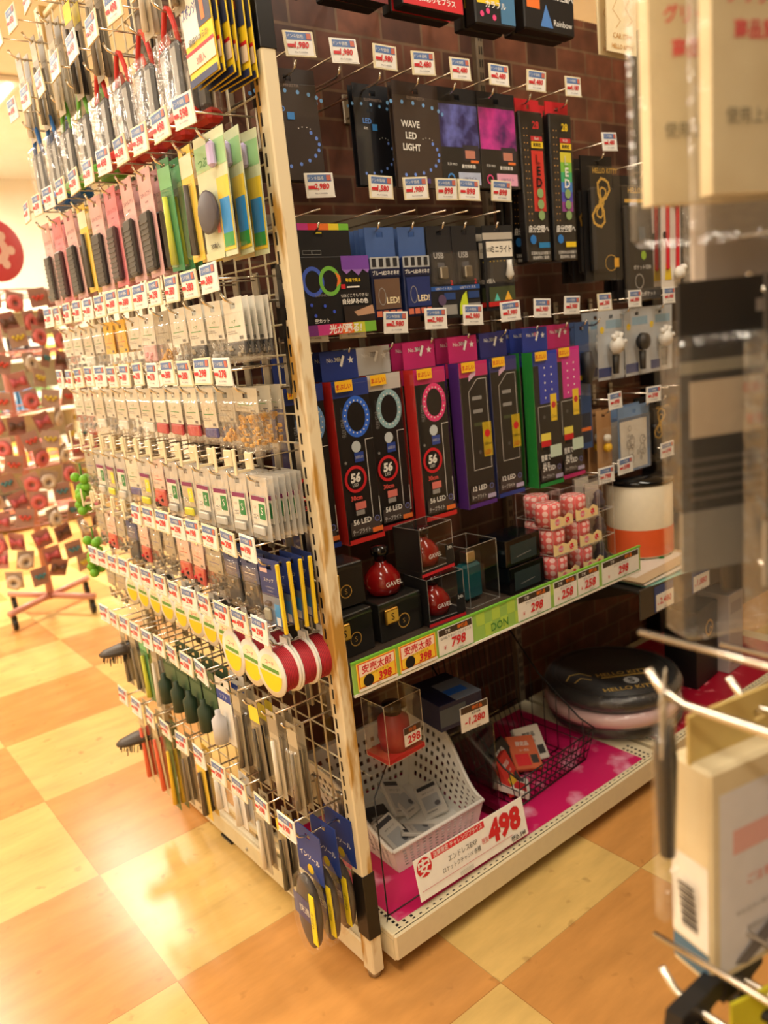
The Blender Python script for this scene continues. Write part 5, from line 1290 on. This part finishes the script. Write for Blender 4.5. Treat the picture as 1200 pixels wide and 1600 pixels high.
b = MB(); b.lathe([(.02, -.33), (.125, -.33), (.13, -.325), (.125, -.32), (.02, -.32)], 0, .12, (222, 84, 100), 32, 'y'); b.build('disc', t)
p = MB(); prints(p, .22, .22, -.332, [('c', .5, .5, .26, (250, 210, 205)), ('c', .5, .5, .10, (222, 70, 96)), ('d', [(.5+.3*math.cos(k*PI/3), .5+.3*math.sin(k*PI/3)) for k in range(6)], .09, (250, 214, 208))], -.11, .01); p.build('flower_print', t)
def acc_card(cc, oc, kind):
    def f():
        t = thing('hair_accessory_card', None, None)
        b = MB(); b.box(-.038, .038, -.001, .001, -.085, -.004, cc); b.build('card', t)
        k = MB()
        if kind == 'scrunchie':
            n = 14; rings = []
            for i in range(n+1):
                a = 2*PI*i/n; rr = .012*(1+.25*(i % 2)); rings.append([((.024+rr*math.cos(2*PI*j/7))*math.cos(a), -.008+rr*math.sin(2*PI*j/7)*.8, -.055+(.024+rr*math.cos(2*PI*j/7))*math.sin(a)) for j in range(7)])
            k.loft(rings, oc, False, True)
        elif kind == 'bow':
            for q in (-1, 1): k.loft([[(q*x, -.006+y, -.045+z*s) for y, z in ((-.006, -1), (.006, -1), (.006, 1), (-.006, 1))] for x, s in ((.002, .006), (.016, .016), (.030, .020))], oc, True, True)
            k.box(-.005, .005, -.014, -.002, -.053, -.037, oc, .002)
        else:
            for i in range(5): k.lathe([(.002, -.016), (.007, -.012), (.007, -.004), (.002, -.001)], 0, 0, oc, 8, 'y')
            for i in range(len(k.v)):
                g = i//32; x, y, z = k.v[i]; k.v[i] = (x-.020+.010*g, y, z-.04-.010*(g % 2))
        k.build('accessory', t); return t
    return f
variants = [((177, 137, 125), (206, 104, 104), 'scrunchie', 'pink scrunchie card'), ((168, 113, 103), (190, 90, 100), 'bow', 'rose bow card'), ((172, 151, 134), (206, 190, 172), 'scrunchie', 'cream scrunchie card'),
            ((163, 123, 111), (70, 130, 140), 'beads', 'teal bead card'), ((172, 135, 123), (214, 84, 70), 'beads', 'red bead card'), ((159, 110, 99), (96, 66, 54), 'bow', 'brown bow card'), ((177, 147, 132), (214, 190, 70), 'beads', 'yellow bead card')]
PV = [Proto(acc_card(v[0], v[1], v[2])) for v in variants]
tiers = [(.50, 'lowest'), (.76, 'second'), (1.02, 'middle'), (1.28, 'fourth'), (1.54, 'uppermost')]
for z, tn in tiers:
    for sub in range(3):
        N = 21
        for i in range(N):
            a = 2*PI*(i+.33*sub)/N; r = .325+.012*sub
            if math.sin(a)*.96+math.cos(a)*.30 > .45: continue     # hidden rear of the stand
            v = random.randrange(len(PV))
            pl = ['left', 'front left', 'front', 'front right', 'right'][min(4, max(0, int((math.cos(a)+1)*2.5)))]
            PV[v].put((SX+r*math.cos(a), SY+r*math.sin(a), z-.004-.083*sub+random.uniform(-.012, .012)), (random.uniform(-.25, .25), random.uniform(-.3, .3), a+PI/2+random.uniform(-.6, .6)),
                      f'{variants[v][3]} on the {pl} of the {tn} tier of the pink stand', 'hair accessory', f'{variants[v][3]}s on the {pl} of the {tn} tier')
# green net balls at the far end of the mesh side
def net_bag():
    t = thing('green_net_bag', None, None)
    b = MB()
    for i in range(14):
        x, y, z = random.uniform(-.020, .020), random.uniform(-.018, .018), random.uniform(-.125, -.025); r = .012
        b.lathe([(r*math.sin(PI*k/6)+.0005, z-r*math.cos(PI*k/6)) for k in range(7)], x, y, (110, 176, 40), 10)
    b.build('balls', t); s = MB(); s.tube([(0, 0, -.03), (0, 0, .002)], .0025, (80, 140, 40), 5); s.build('tie', t); return t
PN = Proto(net_bag)
for z, nm in ((.80, 'lower'), (.965, 'upper')):
    HL.put((.005, .934, z), RL, f'chrome hook on the far post holding green balls, {nm}', 'hook', 'hooks on the mesh panel')
    PN.put((-.078, .934, z-.004), RL, f'bag of bright green balls at the far mesh end, {nm}', 'net bag')

# ================================================================== SHELVING AT THE BACK OF THE SHOP
def far_unit(x0, x1, y, label):
    t = thing('far_shelving', label, 'shelving', (x0, y, 0)); W = x1-x0
    b = MB(); b.box(0, W, .35, .37, 0, 1.7, (226, 214, 190)); b.build('back_panel', t)
    for x in (0, W-.03): b = MB(); b.box(x, x+.03, 0, .35, 0, 1.72, CR, .003); b.build('end_frame', t)
    for z in (.12, .50, .88, 1.26, 1.62):
        b = MB(); b.box(.03, W-.03, 0, .35, z-.02, z, (236, 226, 206), .002); b.build('shelf', t)
far_unit(-.95, .15, 5.2, 'cream shelving at the back behind the pink stand, left'); far_unit(.20, 1.30, 5.2, 'cream shelving at the back behind the pink stand, right'); far_unit(-2.2, -1.0, 5.2, 'cream shelving at the back far left')
FC = [((226, 130, 130), 'pink'), ((90, 140, 180), 'blue'), ((230, 220, 200), 'white'), ((230, 190, 90), 'yellow'), ((110, 150, 90), 'green'), ((60, 50, 50), 'dark')]
def far_box(c):
    def f():
        t = thing('boxed_goods', None, None); b = MB(); b.box(-.055, .055, -.06, .06, 0, .16, c, .003); b.build('box', t)
        p = MB(); prints(p, .11, .16, -.06, [('r', .1, .55, .9, .85, WH), ('r', .2, .15, .8, .4, (200, 120, 90))], -.055, 0); p.build('print', t); return t
    return f
PF = [Proto(far_box(c)) for c, n in FC]
for ux, un in ((-.95, 'left'), (.20, 'right'), (-2.2, 'far left')):
    for z, sn in ((.12, 'lowest'), (.50, 'second'), (.88, 'third'), (1.26, 'fourth')):
        for i in range(8):
            v = random.randrange(6)
            PF[v].put((ux+.11+i*.126, 5.30+random.uniform(-.02, .03), z+.001), random.uniform(-.08, .08), f'{FC[v][1]} box, {ORD[i]} from left, {sn} shelf of the {un} back unit', 'boxed goods', 'boxes on the shelving at the back')

# ================================================================== NEAR RACK AT THE RIGHT, CLOSE TO THE CAMERA
t = thing('near_rack', 'steel framed rack across the aisle holding the closest packs', 'rack', (-.36, -1.135, 0))
b = MB(); b.box(0, 1.9, -.006, .012, .10, 1.95, (90, 78, 62)); b.build('back_panel', t)
for x in (0, 1.87): b = MB(); b.box(x, x+.03, -.03, .03, 0, 1.98, 'cream', .003); b.build('upright', t)
b = MB(); b.box(0, 1.9, -.25, .12, .03, .09, 'cream', .003); b.build('base', t)
def near_hook_fn(L):
    def f():
        t = thing('display_hook', None, None)
        a = MB(); a.tube([(0, -.003, 0), (0, -L*.5, 0), (0, -L+.030, 0), (0, -L+.012, .006), (0, -L, .020)], .0034, 'chrome', 10); a.build('prong', t)
        b = MB(); b.tube([(0, -.003, .048), (0, -L*.5, .048), (0, -L-.006, .048)], .0026, 'chrome', 8); b.build('tag_arm', t)
        c = MB(); c.box(-.012, .012, -.006, .004, -.012, .06, 'steel', .002); c.build('back_clip', t); return t
    return f
PH = Proto(near_hook_fn(.34)); YB = -1.113
near_h = [(-.212, .930, 'nearest chrome hook above the barcode box'), (-.098, .882, 'second chrome hook above the barcode box'), (-.045, .972, 'chrome hook right of the barcode box'),
          (-.066, 1.209, 'chrome hook carrying the dark clamshell'), (-.058, 1.66, 'chrome hook carrying the cream paper packs')]
for x, z, l in near_h: PH.put((x, YB, z), PI, l, 'hook', 'hooks of the near rack')
# cream paper packs, top right
def paper_pack():
    W, H = .155, .37; t = thing('cream_paper_pack', None, None)
    b = MB(); hang_card(b, W, .02, -H, .012, 'beige_paper'); b.build('paper_body', t)
    for s in (-1, 1):
        q = MB(); prints(q, W, H, -.006, [('t', .25, .35, .035, 'グリップ', (226, 90, 90), .4, .03), ('t', .25, .29, .035, '高品質', (226, 90, 90), .45, .03), ('t', .35, .7, .03, 'やさしい紙パック', (150, 140, 110), .6), ('t', .3, .58, .02, '内容量 12枚入', (150, 140, 110), .5), ('t', .3, .48, .02, '材質 ポリエステル', (150, 140, 110), .5), ('t', .3, .14, .03, '使用上の注意', (120, 112, 90), .5)], -W/2, -H)
        if s > 0: q.v = [(-x, -y, z) for x, y, z in q.v]
        q.build('print', t)
    s = MB(); s.box(-W/2-.012, W/2+.012, -.010, .010, -H-.03, -.012, 'clear_film', .006); s.build('clear_bag', t); return t
PP = Proto(paper_pack)
PP.put((-.058, -.755, 1.655), -.35, 'cream paper pack hanging at top right, nearest one', 'paper pack'); PP.put((-.050, -.795, 1.655), -.30, 'cream paper pack hanging at top right, behind its twin', 'paper pack')
def tissue():
    W, H = .10, .115; t = thing('grey_cloth_pack', None, None)
    b = MB(); b.box(-W/2, W/2, -.008, .008, -H, 0, (186, 176, 168), .006); b.build('cloth', t)
    s = MB(); s.box(-W/2-.004, W/2+.004, -.012, .012, -H-.004, .022, 'clear_film', .006); s.build('clear_bag', t); return t
Proto(tissue).put((-.020, -.742, 1.302), -.3, 'grey cloth pack in clear film under the cream packs', 'cloth pack')
def clam():
    W, H = .15, .26; t = thing('clamshell_pack', None, None)
    b = MB(); hang_card(b, W, .022, -.155, .003, (40, 36, 32)); b.box(-W/2, W/2, -.0015, .0015, -.205, -.155, (120, 116, 108)); b.build('insert_card', t)
    for sg in (1, -1):
        q = [('r', .0, .70, 1, .76, (130, 124, 108)), ('r', .05, .38, .95, .66, (176, 160, 138)), ('t', .5, .60, .05, '取扱い注意', (200, 90, 70), .8), ('t', .5, .52, .04, 'ご使用前に必ず', (110, 100, 90), .8), ('t', .5, .44, .05, '警告 発熱', (200, 90, 70), .7)]+[('r', .05, .06+.05*i, .95, .075+.05*i, (90, 84, 76)) for i in range(5)]
        m_ = MB(); prints(m_, W, .155, -.0016, q, -W/2, -.155)
        if sg < 0: m_.v = [(-x, -y, z) for x, y, z in m_.v]
        m_.build('print', t)
    k = MB(); k.tube([(-.03, .012, -.05), (-.02, .012, -.23)], .008, (60, 56, 50), 8); k.tube([(.03, .012, -.05), (.02, .012, -.23)], .008, (60, 56, 50), 8); k.build('cable', t)
    s = MB(); s.box(-W/2-.006, W/2+.006, -.016, .020, -H, .0-.018, 'clear_film', .006); s.build('clear_shell', t); return t
PC = Proto(clam)
PC.put((-.066, -.785, 1.205), -.42, 'dark clamshell pack on the near rack, front one', 'clamshell pack'); PC.put((-.058, -.845, 1.205), -.38, 'dark clamshell pack on the near rack, second back', 'clamshell pack')
# clear bag with black stick
t = thing('clear_stick_bag', 'clear bag with a black stick on the nearest hook', 'clear bag', (-.212, -.785, .926)); t.rotation_euler = (0, 0, .5)
b = MB(); b.tube([(.010, 0, -.135), (.008, 0, -.05), (.010, 0, -.025)], [.006, .009, .007], (28, 24, 22), 10); b.build('stick', t)
b = MB(); hang_card(b, .055, .016, -.03, .001, (214, 200, 176)); b.build('header_card', t)
b = MB(); b.box(-.034, .034, -.007, .007, -.165, .0-.010, 'clear_film', .005); b.build('bag', t)
# barcode box
t = thing('barcode_box', 'cream box with a barcode label on the near rack', 'boxed goods', (-.098, -.800, .878)); t.rotation_euler = (.0, 0, -.22)
W, D, H = .16, .042, .215
b = MB(); b.box(-W/2, W/2, -D/2, D/2, -H, -.018, 'beige_paper', .003); hang_card(b, W, .022, -.020, .003, (206, 180, 110)); b.build('box', t)
m_ = MB(); prints(m_, W*.92, H-.03, -D/2, [('r', .0, .02, 1, .92, (224, 222, 226)), ('r', .1, .60, .5, .72, (226, 176, 170)), ('t', .5, .80, .05, '使用方法', (150, 140, 150), .6), ('r', .6, .2, .95, .5, (190, 188, 200)), ('t', .3, .45, .05, 'ご注意', (226, 130, 110), .4), ('t', .4, .3, .03, 'やわらかい布で拭いてください', GY, .7), ('t', .4, .2, .03, '直射日光を避けて保管', GY, .7), ('p', [(.1, .05), (.5, .25), (.6, .18), (.2, .02)], (120, 116, 120))], -W/2+.01, -H+.005)
m_.build('print', t)
s = MB(); prints(s, D, H, 0, [('r', .05, .03, .95, .14, (70, 110, 140)), ('r', .05, .15, .95, .52, WH)]+[('r', .3, .20+.012*i, .7, .20+.012*i+.004+.003*(i % 3), BK) for i in range(18)], -D/2, -H)
s.v = [(-W/2+y, -x, z) for x, y, z in s.v]
s.build('barcode_label', t)
# black plastic tag holder brackets at the bottom right
for k, (x, z, l) in enumerate([(-.205, .662, 'black plastic bracket on the lowest near hook'), (-.14, .650, 'black plastic bracket on the second lowest hook')]):
    PH.put((x, YB, z), PI, ['lowest chrome hook at the bottom right', 'second lowest chrome hook at the bottom right'][k], 'hook', 'hooks of the near rack')
    t = thing('black_bracket', l, 'bracket', (x, -.80, z-.006), PI)
    b = MB(); b.poly([(-.030, .020), (.030, .022), (.034, .006), (.008, .004), (.006, -.020), (-.010, -.022), (-.012, .002), (-.030, .004)], -.004, BK, .014); b.build('plate', t)
    c = MB(); c.box(-.010, .010, .004, .05, -.016, -.006, BK, .003); c.build('arm', t)
t = thing('yellow_pack', 'yellow pack at the bottom right under the black bracket', 'pack', (-.14, -.83, .646)); t.rotation_euler = (0, 0, -.3)
b = MB(); hang_card(b, .08, .012, -.08, .003, (214, 204, 40)); b.build('card', t)
p = MB(); prints(p, .08, .08, -.0016, [('t', .5, .6, .14, 'NEW', BK, .6, .02), ('r', .1, .2, .9, .4, (60, 110, 60))], -.04, -.08); p.build('print', t)
